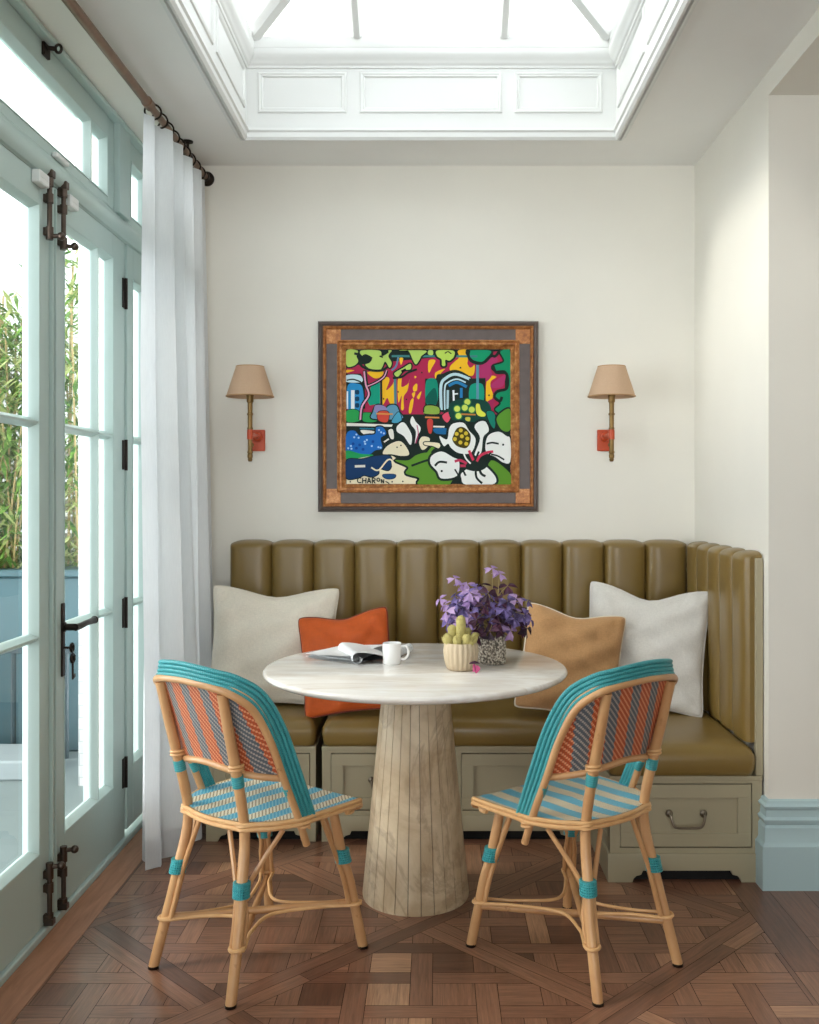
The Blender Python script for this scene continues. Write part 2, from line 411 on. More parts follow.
for k in range(-8, 4):
    for j in range(-7, 6):
        a0, a1 = CA+k*PD+HW, CA+(k+1)*PD-HW; b0, b1 = CB+j*PD+HW, CB+(j+1)*PD-HW
        dm = region+[(1,-1,-a0-G*R2), (-1,1,a1-G*R2), (-1,-1,-b0-G*R2), (1,1,b1-G*R2)]
        cx_, cy_ = ((b0+b1)/2-(a0+a1)/2)/2, ((b0+b1)/2+(a0+a1)/2)/2
        if cx_ < -1.7 or cx_ > 1.6 or cy_ < -2.2 or cy_ > 4.9: continue
        i0, i1 = int((cx_-.5-X0)/PW)-1, int((cx_+.5-X0)/PW)+1
        q0, q1 = int((cy_-.5-Y0)/PW)-2, int((cy_+.5-Y0)/PW)+1
        def put(x0, x1, y0, y1, d):
            P = clips([(x0,y0),(x1,y0),(x1,y1),(x0,y1)], dm); 
            if P: plank(clips(P, [(-1,0,-x0-G),(1,0,x1-G),(0,-1,-y0-G),(0,1,y1-G)]), d)
        for i in range(i0, i1+1):
            for q in range(q0, q1+1):
                x, y = X0+i*PW, Y0+q*PW; L = PW-BW/2
                if (i+q) % 2 == 0: put(x-BW/2, x+BW/2, y-L, y+L, (0,1))
                else: put(x-L, x+L, y-BW/2, y+BW/2, (1,0))
                sx0, sx1, sy0, sy1 = x+BW/2, x+PW-BW/2, y+BW/2, y+PW-BW/2; m = (sx0+sx1)/2; n_ = (sy0+sy1)/2
                if random.random() < .68: put(sx0, sx1, sy0, sy1, random.choice(((0,1),(1,0))))
                elif (i*3+q) % 2: put(sx0, m, sy0, sy1, (0,1)); put(m, sx1, sy0, sy1, (0,1))
                else: put(sx0, sx1, sy0, n_, (1,0)); put(sx0, sx1, n_, sy1, (1,0))
for x0, x1 in ((.985, 1.1), (1.1, 1.215), (1.215, 1.33), (1.33, 1.445), (1.445, 1.56), (1.56, 1.675), (1.675, 1.79), (1.79, 1.905), (1.905, 2.02), (2.02, 2.135), (2.135, 2.25), (2.25, 2.365), (2.365, 2.48), (2.48, 2.595)):
    y = -1.6+random.uniform(-.8, 0)
    while y < YB:
        y2 = y+random.uniform(.9, 1.6)
        plank(clips([(x0+G,y+G),(x1-G,y+G),(x1-G,y2-G),(x0+G,y2-G)], [(0,-1,1.6), (0,1,YB)]), (0,1)); y = y2
fo = struct(fl.build('floor', M['parquet'], sharp=0, recalc=False), 'brown oak parquet floor of basket woven diamonds between diagonal double bands', 'floor')
b = MB(); b.box(-1.25, 3.7, RY, YB+.1, -.12, -.002); b.build('subfloor', M['floor_joint'], fo)
b = MB(); b.box(-1.165, -1.0605, -1.6, YB, -.02, .0006, .0004); struct(b.build('trim_1', M['border_oak']), 'reddish oak border board along the foot of the glazed doors', 'floor border')

# ---- walls
b = MB(); b.box(-1.5, 2.4, YB, YB+.2, -.1, 3.3); struct(b.build('wall_back', M['wall']), 'plain cream back wall behind the banquette', 'wall')
b = MB(); b.box(XR, 3.8, 3.28, YB, -.1, ZC+.3); struct(b.build('wall_right', M['wall']), 'cream wall corner right of the banquette', 'wall')
b = MB(); b.box(XR, 1.5, RY, 3.28, 2.652, ZC+.3); struct(b.build('wall_right', M['wall']), 'cream header above the opening at the right', 'wall header')
b = MB(); b.box(3.6, 3.8, RY, 3.28, -.1, ZC+.3); struct(b.build('wall_side', M['wall']), 'far wall of the room beyond the opening', 'wall')
b = MB(); b.box(-1.262, -.9, RY-.2, RY, -.1, ZC+.3); b.box(1.1, 3.8, RY-.2, RY, -.1, ZC+.3); b.box(-.9, 1.1, RY-.2, RY, 2.4, ZC+.3); b.box(-.9, 1.1, RY-.2, RY, -.1, .4); struct(b.build('wall_rear', M['wall']), 'wall behind the camera', 'wall')  # unseen; its opening is added and sized to let in fill light
b = MB(); b.box(-1.262, XW, RY, YB, 2.69, ZC+.3); b.box(-1.262, XW, 3.98, YB, -.1, 2.69); b.box(-1.262, XW, RY, 1.5, -.1, 2.69)
struct(b.build('wall_left', M['wall']), 'cream wall around the tall glazed doors at the left', 'wall')
# opening of the roof lantern
LX0, LX1, LY0, LY1 = -.745, .70, 1.15, 3.828
b = MB(); T = ZC+.18
b.box(XW, LX0-.03, RY, YB, ZC, T); b.box(LX1+.03, XR, RY, YB, ZC, T); b.box(LX0-.03, LX1+.03, LY1+.03, YB, ZC, T); b.box(LX0-.03, LX1+.03, RY, LY0-.03, ZC, T); b.box(1.5, 3.6, RY, 3.28, ZC, T)
struct(b.build('ceiling', M['ceil']), 'off white ceiling around the roof lantern', 'ceiling')
# upstand lining with applied panels
lining = MB(); ZU = 2.988
lining.rectsweep(LX0, LX1, LY0, LY1, [(0, ZC-.012), (.03, ZC-.012), (.03, ZU), (0, ZU)])
lin = struct(lining.build('trim_2', M['trimwhite']), 'white panelled upstand of the roof lantern', 'skylight lining')
b = MB()
b.rectsweep(LX0, LX1, LY0, LY1, [(-.0015, ZC+.014), (-.010, ZC+.012), (-.012, ZC+.002), (-.005, ZC-.004), (-.005, ZC-.022), (.004, ZC-.032), (.012, ZC-.030), (.014, ZC-.018), (.021, ZC-.016), (.024, ZC-.026), (.031, ZC-.024), (.034, ZC-.010), (.046, ZC-.009), (.049, ZC+.001), (-.0015, ZC+.001)])
b.build('crown_moulding', M['trimwhite'], lin, sharp=25)
b = MB()
b.rectsweep(LX0, LX1, LY0, LY1, [(0, ZU-.012), (-.006, ZU-.010), (-.008, ZU-.002), (-.014, ZU+.002), (-.016, ZU+.008), (-.026, ZU+.018), (-.033, ZU+.030), (-.036, ZU+.036), (-.036, ZU+.055), (0, ZU+.055)])
b.build('cornice', M['trimwhite'], lin, sharp=40)
def panel_mould(m, a0, a1, z0, z1, place):
    """small picture-frame moulding; place(u, depth, z)"""
    prof = [(0, 0), (.003, .006), (.008, .008), (.012, .005), (.017, .007), (.022, 0)]
    n = len(prof); vs = []; fs = []
    for su, sz in ((0,0),(1,0),(1,1),(0,1)):
        for o, d in prof:
            u = a1-o if su else a0+o; z = z1-o if sz else z0+o; vs.append(place(u, d, z))
    for c in range(4):
        d = (c+1) % 4
        for i in range(n-1): fs.append((c*n+i, c*n+i+1, d*n+i+1, d*n+i))
    m.add(vs, fs)
ends = ((-.700, -.352), (-.3025, .254), (.303, .646))
for a0, a1 in ends:
    for fy, sg in ((LY1, -1), (LY0, 1)):
        if fy == LY0: continue
        b = MB(); panel_mould(b, a0, a1, 2.803, 2.963, lambda u, d, z: (u, fy+sg*(d-.0002), z)); b.build('wall_panel', M['trimwhite'], lin, recalc=False)
for i in range(5):
    y1 = LY1-.05-i*.53; y0 = y1-.48
    for fx, sg in ((LX0, 1), (LX1, -1)):
        b = MB(); panel_mould(b, y0, y1, 2.803, 2.963, lambda u, d, z: (fx+sg*(d-.0002), u, z)); b.build('wall_panel', M['trimwhite'], lin, recalc=False)
# glazed lantern
sky = struct(empty('window_1', (0,0,0)), 'white framed hipped roof lantern with clear panes', 'skylight')
gx0, gx1, gy0, gy1 = LX0+.036, LX1-.036, LY0+.036, LY1-.036; ZG = 3.09; mx_ = (gx0+gx1)/2; hr = .40; hw = (gx1-gx0)/2
b = MB(); b.rectsweep(gx0, gx1, gy0, gy1, [(0, ZU+.0555), (.05, ZU+.0555), (.05, ZG+.01), (.0, ZG-.002)]); b.build('kerb_frame', M['trimwhite'], sky, bevel=.003)
rA, rB = Vector((mx_, gy1-hw, ZG+hr)), Vector((mx_, gy0+hw, ZG+hr))
cn = {(-1,1): Vector((gx0,gy1,ZG)), (1,1): Vector((gx1,gy1,ZG)), (-1,-1): Vector((gx0,gy0,ZG)), (1,-1): Vector((gx1,gy0,ZG))}
def bar(p, q, w, h, name, parent=sky, mat=None):
    p, q = Vector(p), Vector(q); d = (q-p).normalized(); sd = d.cross(Vector((0,0,1))).normalized(); up = sd.cross(d)
    m = MB(); prof = [(-w, h), (-w, 0), (-w*.45, -h*.9), (w*.45, -h*.9), (w, 0), (w, h)]
    vs = [e+sd*a+up*c for e in (p, q) for a, c in prof]; n = len(prof)
    m.add(vs, [tuple(range(n)), tuple(range(2*n-1, n-1, -1))]+[(i, (i+1) % n, n+(i+1) % n, n+i) for i in range(n)]); return m.build(name, M['trimwhite'], parent)
bar(rA, rB, .035, .03, 'ridge')
for k, c in cn.items(): bar(c, rA if k[1] > 0 else rB, .036, .024, 'hip_rafter')
for x in (-.309, .259):
    for yy, sg in ((gy1, -1), (gy0, 1)):
        t = (x-gx0)/hw if x < mx_ else (gx1-x)/hw
        bar((x, yy, ZG), (x, yy+sg*hw*t, ZG+hr*t), .024, .020, 'glazing_bar')
for i in range(1, 5):
    y = gy1-i*(gy1-gy0)/5
    for s_, gx in ((-1, gx0), (1, gx1)):
        t = min(1, (gy1-y)/hw, (y-gy0)/hw); bar((gx, y, ZG), (gx+(mx_-gx)*t, y, ZG+hr*t), .024, .020, 'glazing_bar')
up_ = Vector((0,0,.012))
for q in ([cn[-1,1], cn[1,1], rA], [cn[-1,-1], cn[1,-1], rB], [cn[-1,1], cn[-1,-1], rB, rA], [cn[1,1], cn[1,-1], rB, rA]):
    m = MB(); m.add([p+up_ for p in q], [tuple(range(len(q)))]); m.build('pane', M['pane_glass'], sky, sharp=0, recalc=False)

# ---- skirting at the right column
b = MB()
prof = [(0,0),(.030,0),(.030,.145),(.024,.152),(.020,.160),(.020,.205),(.014,.214),(.020,.222),(.022,.232),(.014,.240),(.012,.262),(.018,.268),(.020,.276),(.012,.284),(.010,.292),(0,.296)]
n = len(prof); P3 = []
for bx, by, ox, oy in ((XR, 3.327, -1, 0), (XR, 3.28, -1, -1), (2.4, 3.28, 0, -1)):
    for o, z in prof: P3.append((bx+ox*o, by+oy*o, z))
b.add(P3, [(c*n+i, c*n+i+1, (c+1)*n+i+1, (c+1)*n+i) for c in range(2) for i in range(n-1)]+[tuple(range(n)), tuple(2*n+i for i in range(n))])
struct(b.build('baseboard_right', M['skirt'], sharp=30), 'tall moulded pale blue skirting at the foot of the right wall corner', 'skirting')

# ------------------------------------------------------------------ glazed door wall
DP = M['doorpaint']
def glazed(name, y0, y1, z0, z1, panes_y, panes_z, face, label, cate, kind=True, thick=.05):
    """a sash or leaf in the plane X=face; panes_y/z = glass extents"""
    root = empty(name, (0,0,0)); (struct if kind else tag)(root, label, cate)
    m = MB(); bk = face-thick
    ys = [y0]+[v for p in panes_y for v in p]+[y1]; zs = [z0]+[v for p in panes_z for v in p]+[z1]
    m.box(bk, face, y0, panes_y[0][0], z0, z1, .002); m.box(bk, face, panes_y[-1][1], y1, z0, z1, .002)
    m.box(bk, face, panes_y[0][0], panes_y[-1][1], z0, panes_z[0][0], .0); m.box(bk, face, panes_y[0][0], panes_y[-1][1], panes_z[-1][1], z1, .0)
    m.build('leaf_frame', DP, root)
    gp = face-.028
    def rib(a0, a1, b0, b1, vert):    # moulded glazing bar, ogee cross-section, inside and outside
        m = MB(); c = (a0+a1)/2; w = (a1-a0)/2+.006
        pr = [(-w, gp), (-w, gp+.006), (-w*.75, gp+.012), (-w*.4, face-.006), (-w*.25, face-.001), (w*.25, face-.001), (w*.4, face-.006), (w*.75, gp+.012), (w, gp+.006), (w, gp), (w*.6, bk), (-w*.6, bk)]
        vs = []
        for e in (b0, b1):
            for o, x in pr: vs.append((x, c+o, e) if vert else (x, e, c+o))
        n = len(pr); m.add(vs, [tuple(range(n)), tuple(range(2*n-1, n-1, -1))]+[(i, (i+1) % n, n+(i+1) % n, n+i) for i in range(n)]); m.build('glazing_bar', DP, root, sharp=40)
    for i in range(len(panes_y)-1): rib(panes_y[i][1], panes_y[i+1][0], panes_z[0][0], panes_z[-1][1], True)
    for i in range(len(panes_z)-1): rib(panes_z[i][1], panes_z[i+1][0], panes_y[0][0], panes_y[-1][1], False)
    # bead round every light
    m = MB()
    Y0_, Y1_, Z0_, Z1_ = panes_y[0][0], panes_y[-1][1], panes_z[0][0], panes_z[-1][1]
    pr = [(0, face+.003), (.006, face+.001), (.010, face-.006), (.014, face-.014), (.020, gp+.004), (.020, gp), (0, gp)]
    vs = []; n = len(pr)
    for sy, sz in ((0,0),(1,0),(1,1),(0,1)):
        for o, x in pr: vs.append((x, Y1_-o+.006 if sy else Y0_+o-.006, Z1_-o+.006 if sz else Z0_+o-.006))
    m.add(vs, [(c*n+i, c*n+(i+1) % n, ((c+1) % 4)*n+(i+1) % n, ((c+1) % 4)*n+i) for c in range(4) for i in range(n)]); m.build('glazing_bead', DP, root, sharp=40)
    for pa in panes_y:
        for pb in panes_z:
            m = MB(); m.add([(gp-.002, pa[0]-.002, pb[0]-.002), (gp-.002, pa[1]+.002, pb[0]-.002), (gp-.002, pa[1]+.002, pb[1]+.002), (gp-.002, pa[0]-.002, pb[1]+.002)], [(0,1,2,3)]); m.build('pane', M['pane_glass'], root, sharp=0, recalc=False)
    return root
pz = [(.2335+.014, .880), (.897, 1.520), (1.538, 2.176)]
dR = glazed('door_1', 2.988, 3.700, .022, 2.264, [(3.106, 3.408), (3.428, 3.566)], pz, XD, 'pale blue green glazed door leaf with lever handle, nearer the curtain', 'door')
dL = glazed('door_2', 2.272, 2.982, .022, 2.264, [(2.404, 2.542), (2.562, 2.905)], pz, XD, 'pale blue green glazed door leaf at the left edge of the photo', 'door')
w2 = glazed('window_2', 3.716, 3.98, .045, 2.262, [(3.790, 3.955)], [(.275, .880), (.897, 1.520), (1.538, 2.14)], XD+.005, 'narrow glazed side light between the door and the curtain', 'window')
w2b = glazed('window_3', 1.52, 2.256, .045, 2.262, [(1.62, 2.18)], [(.275, .880), (.897, 1.520), (1.538, 2.14)], XD+.005, 'glazed side light nearest the camera', 'window')
tr1 = glazed('window_4', 2.385, 3.574, 2.348, 2.668, [(2.45, 2.56), (2.585, 3.330), (3.356, 3.500)], [(2.385, 2.592)], XD+.002, 'wide fanlight above the glazed doors', 'window')
tr2 = glazed('window_5', 3.706, 3.98, 2.348, 2.668, [(3.775, 3.955)], [(2.385, 2.592)], XD+.002, 'small fanlight above the side light beside the curtain', 'window')
tr3 = glazed('window_6', 1.52, 2.25, 2.348, 2.668, [(1.6, 2.18)], [(2.385, 2.592)], XD+.002, 'small fanlight nearest the camera', 'window')
fr = struct(empty('trim_3', (0,0,0)), 'pale blue green frame around the glazed doors and fanlights', 'door frame')
b = MB()
for y0, y1 in ((3.578, 3.702), (2.254, 2.381)): b.box(XD-.055, XD+.022, y0, y1, 2.346, 2.69, .002)
b.build('mullion', DP, fr)
b = MB()
for y0, y1 in ((3.7025, 3.7145), (2.258, 2.2705)): b.box(XD-.055, XD-.004, y0, y1, .02, 2.264)
b.build('door_post', DP, fr)
b = MB(); b.box(XD-.055, XD+.002, 1.5, 3.98, 2.266, 2.346, .002)
pr = [(XD, 2.268), (XD+.010, 2.270), (XD+.020, 2.280), (XD+.026, 2.295), (XD+.026, 2.308), (XD+.020, 2.322), (XD+.010, 2.332), (XD+.006, 2.344), (XD, 2.344)]
vs = [(x, e, z) for e in (1.5, 3.98) for x, z in pr]; n = len(pr)
b.add(vs, [tuple(range(n)), tuple(range(2*n-1, n-1, -1))]+[(i, (i+1) % n, n+(i+1) % n, n+i) for i in range(n)]); b.build('transom_rail', DP, fr, sharp=25)
b = MB(); b.box(XD-.055, XD+.032, 1.5, 3.98, 2.6705, 2.6895, .004); b.build('head_rail', DP, fr)
b = MB(); b.box(XD-.075, XD+.013, 1.5, 3.98, -.01, .0195, .004); b.build('sill', M['doorpaint_light'], fr)
# astragal on the meeting stile
b = MB()
for yy, w, d in ((2.990, .008, .010), (3.004, .007, .006), (3.019, .006, .009)): b.box(XD-.002, XD+d, yy-.0045, yy-.0045+w, .03, 2.255, .002)
b.build('astragal', DP, dR)
# hinges
for z in (.267, .869, 1.463, 2.072):
    b = MB(); b.box(XD-.001, XD+.0045, 3.672, 3.699, z-.055, z+.055, .001); b.tube([(XD+.006, 3.7, z-.058), (XD+.006, 3.7, z+.058)], .0065, 10); b.build('hinge', M['iron'], dR)
# espagnolette style bolts: top and bottom of both leaves
def bolt(parent, y, z0, z1, knob_at_top):
    x = XD+.016; m = MB()
    m.tube([(x, y, z0), (x, y, z1)], .0075, 12)
    for z in (z0+.02, (z0+z1)/2+.02, z1-.03): m.tube([(x, y, z-.014), (x, y, z+.014)], .0115, 12); m.box(XD-.002, x, y-.010, y+.010, z-.012, z+.012, .002)
    zk = z1-.008 if knob_at_top else z0+.008
    m.tube([(x, y, zk-.012), (x, y, zk+.012)], .011, 12)
    m.tube([(x, y, zk), (x+.028, y+.006, zk)], .007, 10); m.ball((x+.032, y+.007, zk), .0125)
    m.box(XD+.001, XD+.030, y-.012, y+.012, (2.266 if not knob_at_top else z0), (2.290 if not knob_at_top else z0+.02), .002)
    m.build('door_bolt', M['bronze'], parent)
bolt(dR, 3.055, 2.082, 2.285, False); bolt(dL, 2.945, 2.085, 2.285, False)
bolt(dR, 3.055, .023, .215, True); bolt(dL, 2.945, .023, .205, True)
# white contact sensors
for pa, y in ((dR, 3.125), (dL, 2.885)):
    b = MB(); b.box(XD-.001, XD+.026, y-.035, y+.035, 2.226, 2.264, .003); b.box(XD+.004, XD+.027, y-.03, y+.03, 2.243, 2.2445); b.build('contact_sensor', M['plastic_white'], pa)
b = MB(); b.box(XD+.004, XD+.022, 2.99, 3.09, 2.3465, 2.362, .003); b.build('sensor_magnet', M['plastic_white'], fr)
# lever, plate and key
b = MB(); b.box(XD-.001, XD+.006, 3.074, 3.096, .743, .973, .0015); pl_ = b.build('handle_plate', M['iron'], dR)
b = MB(); zl = .898; b.tube([(XD+.004, 3.085, zl), (XD+.045, 3.085, zl)], .011, 12); b.tube(cat([(XD+.045, 3.075, zl), (XD+.05, 3.110, zl+.001), (XD+.052, 3.150, zl+.004), (XD+.05, 3.195, zl+.003), (XD+.05, 3.230, zl+.004)], 6), lambda t: .0115-.002*math.sin(t*PI), 12)
b.ball((XD+.05, 3.233, zl+.004), .013); b.lathe([(.011,0),(.016,.002),(.016,.006),(.011,.008)], 16, (XD+.004,3.085,zl), axis='x'); b.build('lever', M['iron'], pl_)
b = MB(); kx = XD+.022
b.tube([(XD+.004, 3.085, .833), (kx, 3.085, .833)], .004, 8); ring = [(kx+.006, 3.093+.012*math.cos(a), .832+.012*math.sin(a)) for a in [2*PI*i/16 for i in range(16)]]; b.tube(ring, .0045, 8, closed=True)
ring = [(kx+.007, 3.096+.013*math.cos(a), .798+.013*math.sin(a)) for a in [2*PI*i/16 for i in range(16)]]; b.tube(ring, .0048, 8, closed=True)
b.tube([(kx+.006, 3.094, .821), (kx+.007, 3.096, .810)], .0025, 6); b.tube([(kx+.007, 3.096, .787), (kx+.007, 3.097, .731)], .0035, 8); b.box(kx+.004, kx+.010, 3.098, 3.113, .735, .747)
b.build('key', M['iron'], pl_)
# fanlight catch
b = MB(); yc, zc_ = 2.94, 2.655; b.box(XD+.001, XD+.012, yc-.022, yc+.022, zc_-.028, zc_+.012, .002); b.tube([(XD+.01, yc, zc_), (XD+.032, yc+.01, zc_+.002)], .007, 10)
ring = [(XD+.040+.009*math.cos(a), yc+.012, zc_+.003+.012*math.sin(a)) for a in [2*PI*i/16 for i in range(16)]]; b.tube(ring, .0045, 8, closed=True); b.build('catch', M['iron'], tr1)

# ------------------------------------------------------------------ curtain rod and curtain
RX, RZ = -1.0, 2.672
rod = empty('curtain_rod', (RX, 0, RZ), 0, 'bronze brown curtain rod running above the glazed doors', 'curtain rod')
b = MB(); b.tube([(-.030, 1.2, 0), (-.002, 3.42, 0)], .0155, 16); b.tube([(-.002, 3.40, 0), (.010, 4.19, 0)], .0125, 16); b.tube([(-.002, 3.38, 0), (-.002, 3.425, 0)], .019, 16); b.build('pole', M['rodmetal'], rod)
b = MB(); b.lathe([(.0,4.224),(.031,4.224),(.031,4.214),(.024,4.206),(.018,4.200),(.016,4.185),(.0,4.185)], 20, (.010,0,0), axis='y'); b.build('wall_socket', M['iron'], rod)
for y in (3.93,):
    b = MB(); b.tube([(0, y, -.016), (0, y, ZC-RZ)], .006, 10); b.tube([(0,y-.012,0),(0,y+.012,0)], .0195, 16); b.lathe([(.022, ZC-RZ-.005), (.022, ZC-RZ-.0005)], 16, (0,y,0)); b.build('bracket', M['iron'], rod)
cu = empty('curtain', (0,0,0), 0, 'sheer white linen curtain gathered in the corner beside the glazed doors', 'curtain')
YC0, YC1 = 3.405, 4.13
def curt(u, v):
    z = 2.640-(2.640-.008)*v
    per = 5.0; ph = u*per*2*PI
    A = .028+.030*min(1, v*1.3)+.012*max(0, v-.6)
    x = -.993+A*math.sin(ph+.5)+.010*math.sin(ph*.43+v*2.2)*v
    x += .055*math.exp(-((u-.33)/.16)**2)*max(0, v-.25)
    x += -(.040+.02*min(1,v*3))*math.exp(-(u/.07)**2)+.05*v*math.exp(-((u-1)/.2)**2)*.5
    y = YC0+(YC1-YC0)*u+.014*math.sin(2*ph)*(.4+.6*v)
    y += .05*(v)*math.sin(u*PI)*(-.25)
    return (x, y, z)
b = MB(); b.grid(curt, 150, 70)
b.build('cloth', M['curtain_linen'], cu, sharp=0, recalc=False); bpy.data.objects['cloth'].data.polygons.foreach_set('use_smooth', [True]*len(bpy.data.objects['cloth'].data.polygons))
b = MB(); b.grid(lambda u, v: tuple(a+d for a, d in zip(curt(u, .962+v*.036), (.002, 0, 0))), 150, 2); h_ = b.build('hem', M['curtain_linen'], cu, sharp=60, recalc=False)
for i in range(9):
    y = 3.45+i*.082
    b = MB(); ring = [(RX+.027*math.cos(a), y+.008*math.cos(a), RZ-.010+.027*math.sin(a)) for a in [2*PI*k/20 for k in range(20)]]; b.tube(ring, .0034, 8, closed=True)
    b.tube([(RX, y, RZ-.036), (RX, y, RZ-.048)], .003, 6); b.build('curtain_ring', M['iron'], cu)

# ------------------------------------------------------------------ banquette
CM = M['cabinet']; LE = M['leather']
def plinth_poly(x0, x1, c0, c1, h=.097, ch=.040):
    r = .022
    return [(x0, 0), (c0, 0), (c0+.004, .012), (c0+.014, .022), (c0+.030, .026), (c0+.036, ch), (c1-.036, ch), (c1-.030, .026), (c1-.014, .022), (c1-.004, .012), (c1, 0), (x1, 0), (x1, h), (x0, h)]
def drawer(root, x0, x1, z0, z1, y, hx_, bar_handle=True):
    m = MB(); fw = .047
    m.box(x0+.002, x1-.002, y-.001, y+.018, z0+.002, z0+fw, .0012); m.box(x0+.002, x1-.002, y-.001, y+.018, z1-fw, z1-.002, .0012)
    m.box(x0+.002, x0+fw, y-.0008, y+.018, z0+fw, z1-fw); m.box(x1-fw, x1-.002, y-.0008, y+.018, z0+fw, z1-fw)
    m.box(x0+fw-.002, x1-fw+.002, y+.009, y+.018, z0+fw-.002, z1-fw+.002)
    d = m.build('drawer', CM, root)
    m = MB(); w = .058; zt = (z0+z1)/2+.008
    pts = [(hx_-w, y-.002, zt), (hx_-w, y-.022, zt), (hx_-w+.002, y-.027, zt-.010), (hx_-w+.008, y-.028, zt-.030), (hx_-w+.020, y-.028, zt-.040), (hx_, y-.028, zt-.041), (hx_+w-.020, y-.028, zt-.040), (hx_+w-.008, y-.028, zt-.030), (hx_+w-.002, y-.027, zt-.010), (hx_+w, y-.022, zt), (hx_+w, y-.002, zt)]
    m.tube(cat(pts, 5), .0043, 10)
    for sx in (-w, w): m.lathe([(.011, 0), (.013, -.003), (.010, -.008), (.006, -.011)], 14, (hx_+sx, y-.0005, zt), axis='y')
    m.build('handle', M['pewter'], d)
def cabinet(name, x0, x1, yf, drawers, cuts, label, end_panel=False, side_plinth=False):
    r = empty(name, (0,0,0), 0, label, 'cabinet', 'drawer units under the banquette'); m = MB(); th = .018
    yb = 4.20
    m.box(x0, x1, yf-.004, yb, .345, .360, .002)                       # top board
    m.box(x0+.001, x0+th, yf+.001, yb, .097, .3455); m.box(x1-th, x1-.001, yf+.001, yb, .097, .3455); m.box(x0+th, x1-th, yb-.012, yb, .097, .345)
    m.box(x0+th, x1-th, yf+.03, yb-.012, .097, .108)
    # face frame
    m.box(x0+.001, x1-.001, yf, yf+.02, .334, .3455); m.box(x0+.001, x1-.001, yf, yf+.02, .0965, .115)
    xs = [x0]+[v for d in drawers for v in d[:2]]+[x1]
    for a, c in zip(xs[0::2], xs[1::2]): m.box(a+.001, c-.001 if c == x1 else c, yf, yf+.02, .115, .334)
    m.build('body', CM, r)
    for d in drawers: drawer(r, d[0], d[1], .117, .332, yf, d[2])
    m = MB(); m.prism(plinth_poly(x0-(.006 if side_plinth else 0), x1, *cuts), yf-.006, yf+.016)
    if side_plinth: m.box(x0-.006, x0+.010, yf+.0162, 3.70, 0, .097)
    else: m.box(x0+.001, x0+.015, yf+.016, yb, 0, .0965)
    m.box(x1-.015, x1-.001, yf+.016, yb, 0, .0965)
    m.build('plinth', CM, r, bevel=.001)
    m = MB(); m.box(x0+.016, x1-.016, yf+.022, yf+.20, 0.0005, .0965); m.build('recess_shadow_fill', M['recess_shadow'], r)  # added dark filler, stands in for the shade under the cabinet
    if end_panel:
        m = MB(); m.box(XR-.028, XR-.003, yf-.001, yf+.02, .3605, 1.098, .002); m.build('end_panel', CM, r)
        m = MB(); m.box(x0-.003, x0+.0005, yf+.05, 3.66, .14, .155); m.build('side_bead', CM, r)
    return r
cabinet('banquette_cabinet', -.875, -.459, 3.717, [(-.850, -.482, -.666)], (-.83, -.505), 'sage green drawer unit at the left end of the banquette, behind the left chair')
cabinet('banquette_cabinet', -.437, .578, 3.717, [(-.403, .045, -.19), (.091, .540, .405)], (-.36, .50), 'wide sage green drawer unit behind the table pedestal')
cabinet('banquette_cabinet', .585, 1.104, 3.327, [(.621, 1.069, .846)], (.662, 1.032), 'sage green drawer unit forming the arm at the right end, by the skirting', True, True)
# seat cushions
def cushion(name, x0, x1, y0, y1, label, z0=.3605, z1=.466, crown=.008, prt=None):
    r = empty(name, (0,0,0), 0, label, 'seat cushion', 'leather seat cushions of the banquette'); cr_ = .028
    def f(u, v):
        # closed skirt section: v runs bottom front -> over -> bottom back
        return None
    m = MB(); nx, ny = 40, 30
    # superellipse rounded slab
    prof = []
    import math as _m
    for k in range(9):
        a = -PI/2+PI/2*k/8; prof.append((cr_*(1-_m.cos(a))*.45, z0+.012*(1+_m.sin(a))))
    prof = [(.012, z0), (.004, z0+.004), (0, z0+.016), (-.003, z0+.035), (-.004, (z0+z1)/2), (-.002, z1-.035), (.003, z1-.026), (.010, z1-.014), (.022, z1-.005), (.038, z1), (.060, z1+crown*.4)]
    rc = .022
    def ringpts(o, z):
        pts = []
        X0_, X1_, Y0_, Y1_ = x0+o, x1-o, y0+o, y1-o; r_ = max(.008, rc)
        for cx_, cy_, a0 in ((X1_-r_, Y1_-r_, 0), (X0_+r_, Y1_-r_, PI/2), (X0_+r_, Y0_+r_, PI), (X1_-r_, Y0_+r_, 1.5*PI)):
            for k in range(7):
                a = a0+PI/2*k/6; pts.append((cx_+r_*math.cos(a), cy_+r_*math.sin(a), z))
        return pts
    rings = [ringpts(o, z) for o, z in prof]+[ringpts(.10, z1+crown*.8), ringpts(.17, z1+crown)]
    n = 28; vs = [p for r_ in rings for p in r_]
    fs = [(i*n+k, i*n+(k+1) % n, (i+1)*n+(k+1) % n, (i+1)*n+k) for i in range(len(rings)-1) for k in range(n)]
    fs += [tuple(range(n))[::-1], tuple((len(rings)-1)*n+k for k in range(n))]
    m.add(vs, fs); m.build('cushion_pad', LE, r, sharp=60)
    return r
cushion('seat_cushion', -.870, -.463, 3.704, 4.215, 'short olive leather seat cushion at the left end, under the cream pillow')
cushion('seat_cushion', -.432, .572, 3.704, 4.215, 'long olive leather seat cushion behind the marble table')
cushion('seat_cushion', .584, 1.076, 3.312, 4.215, 'olive leather seat cushion on the right arm, under the white pillow')
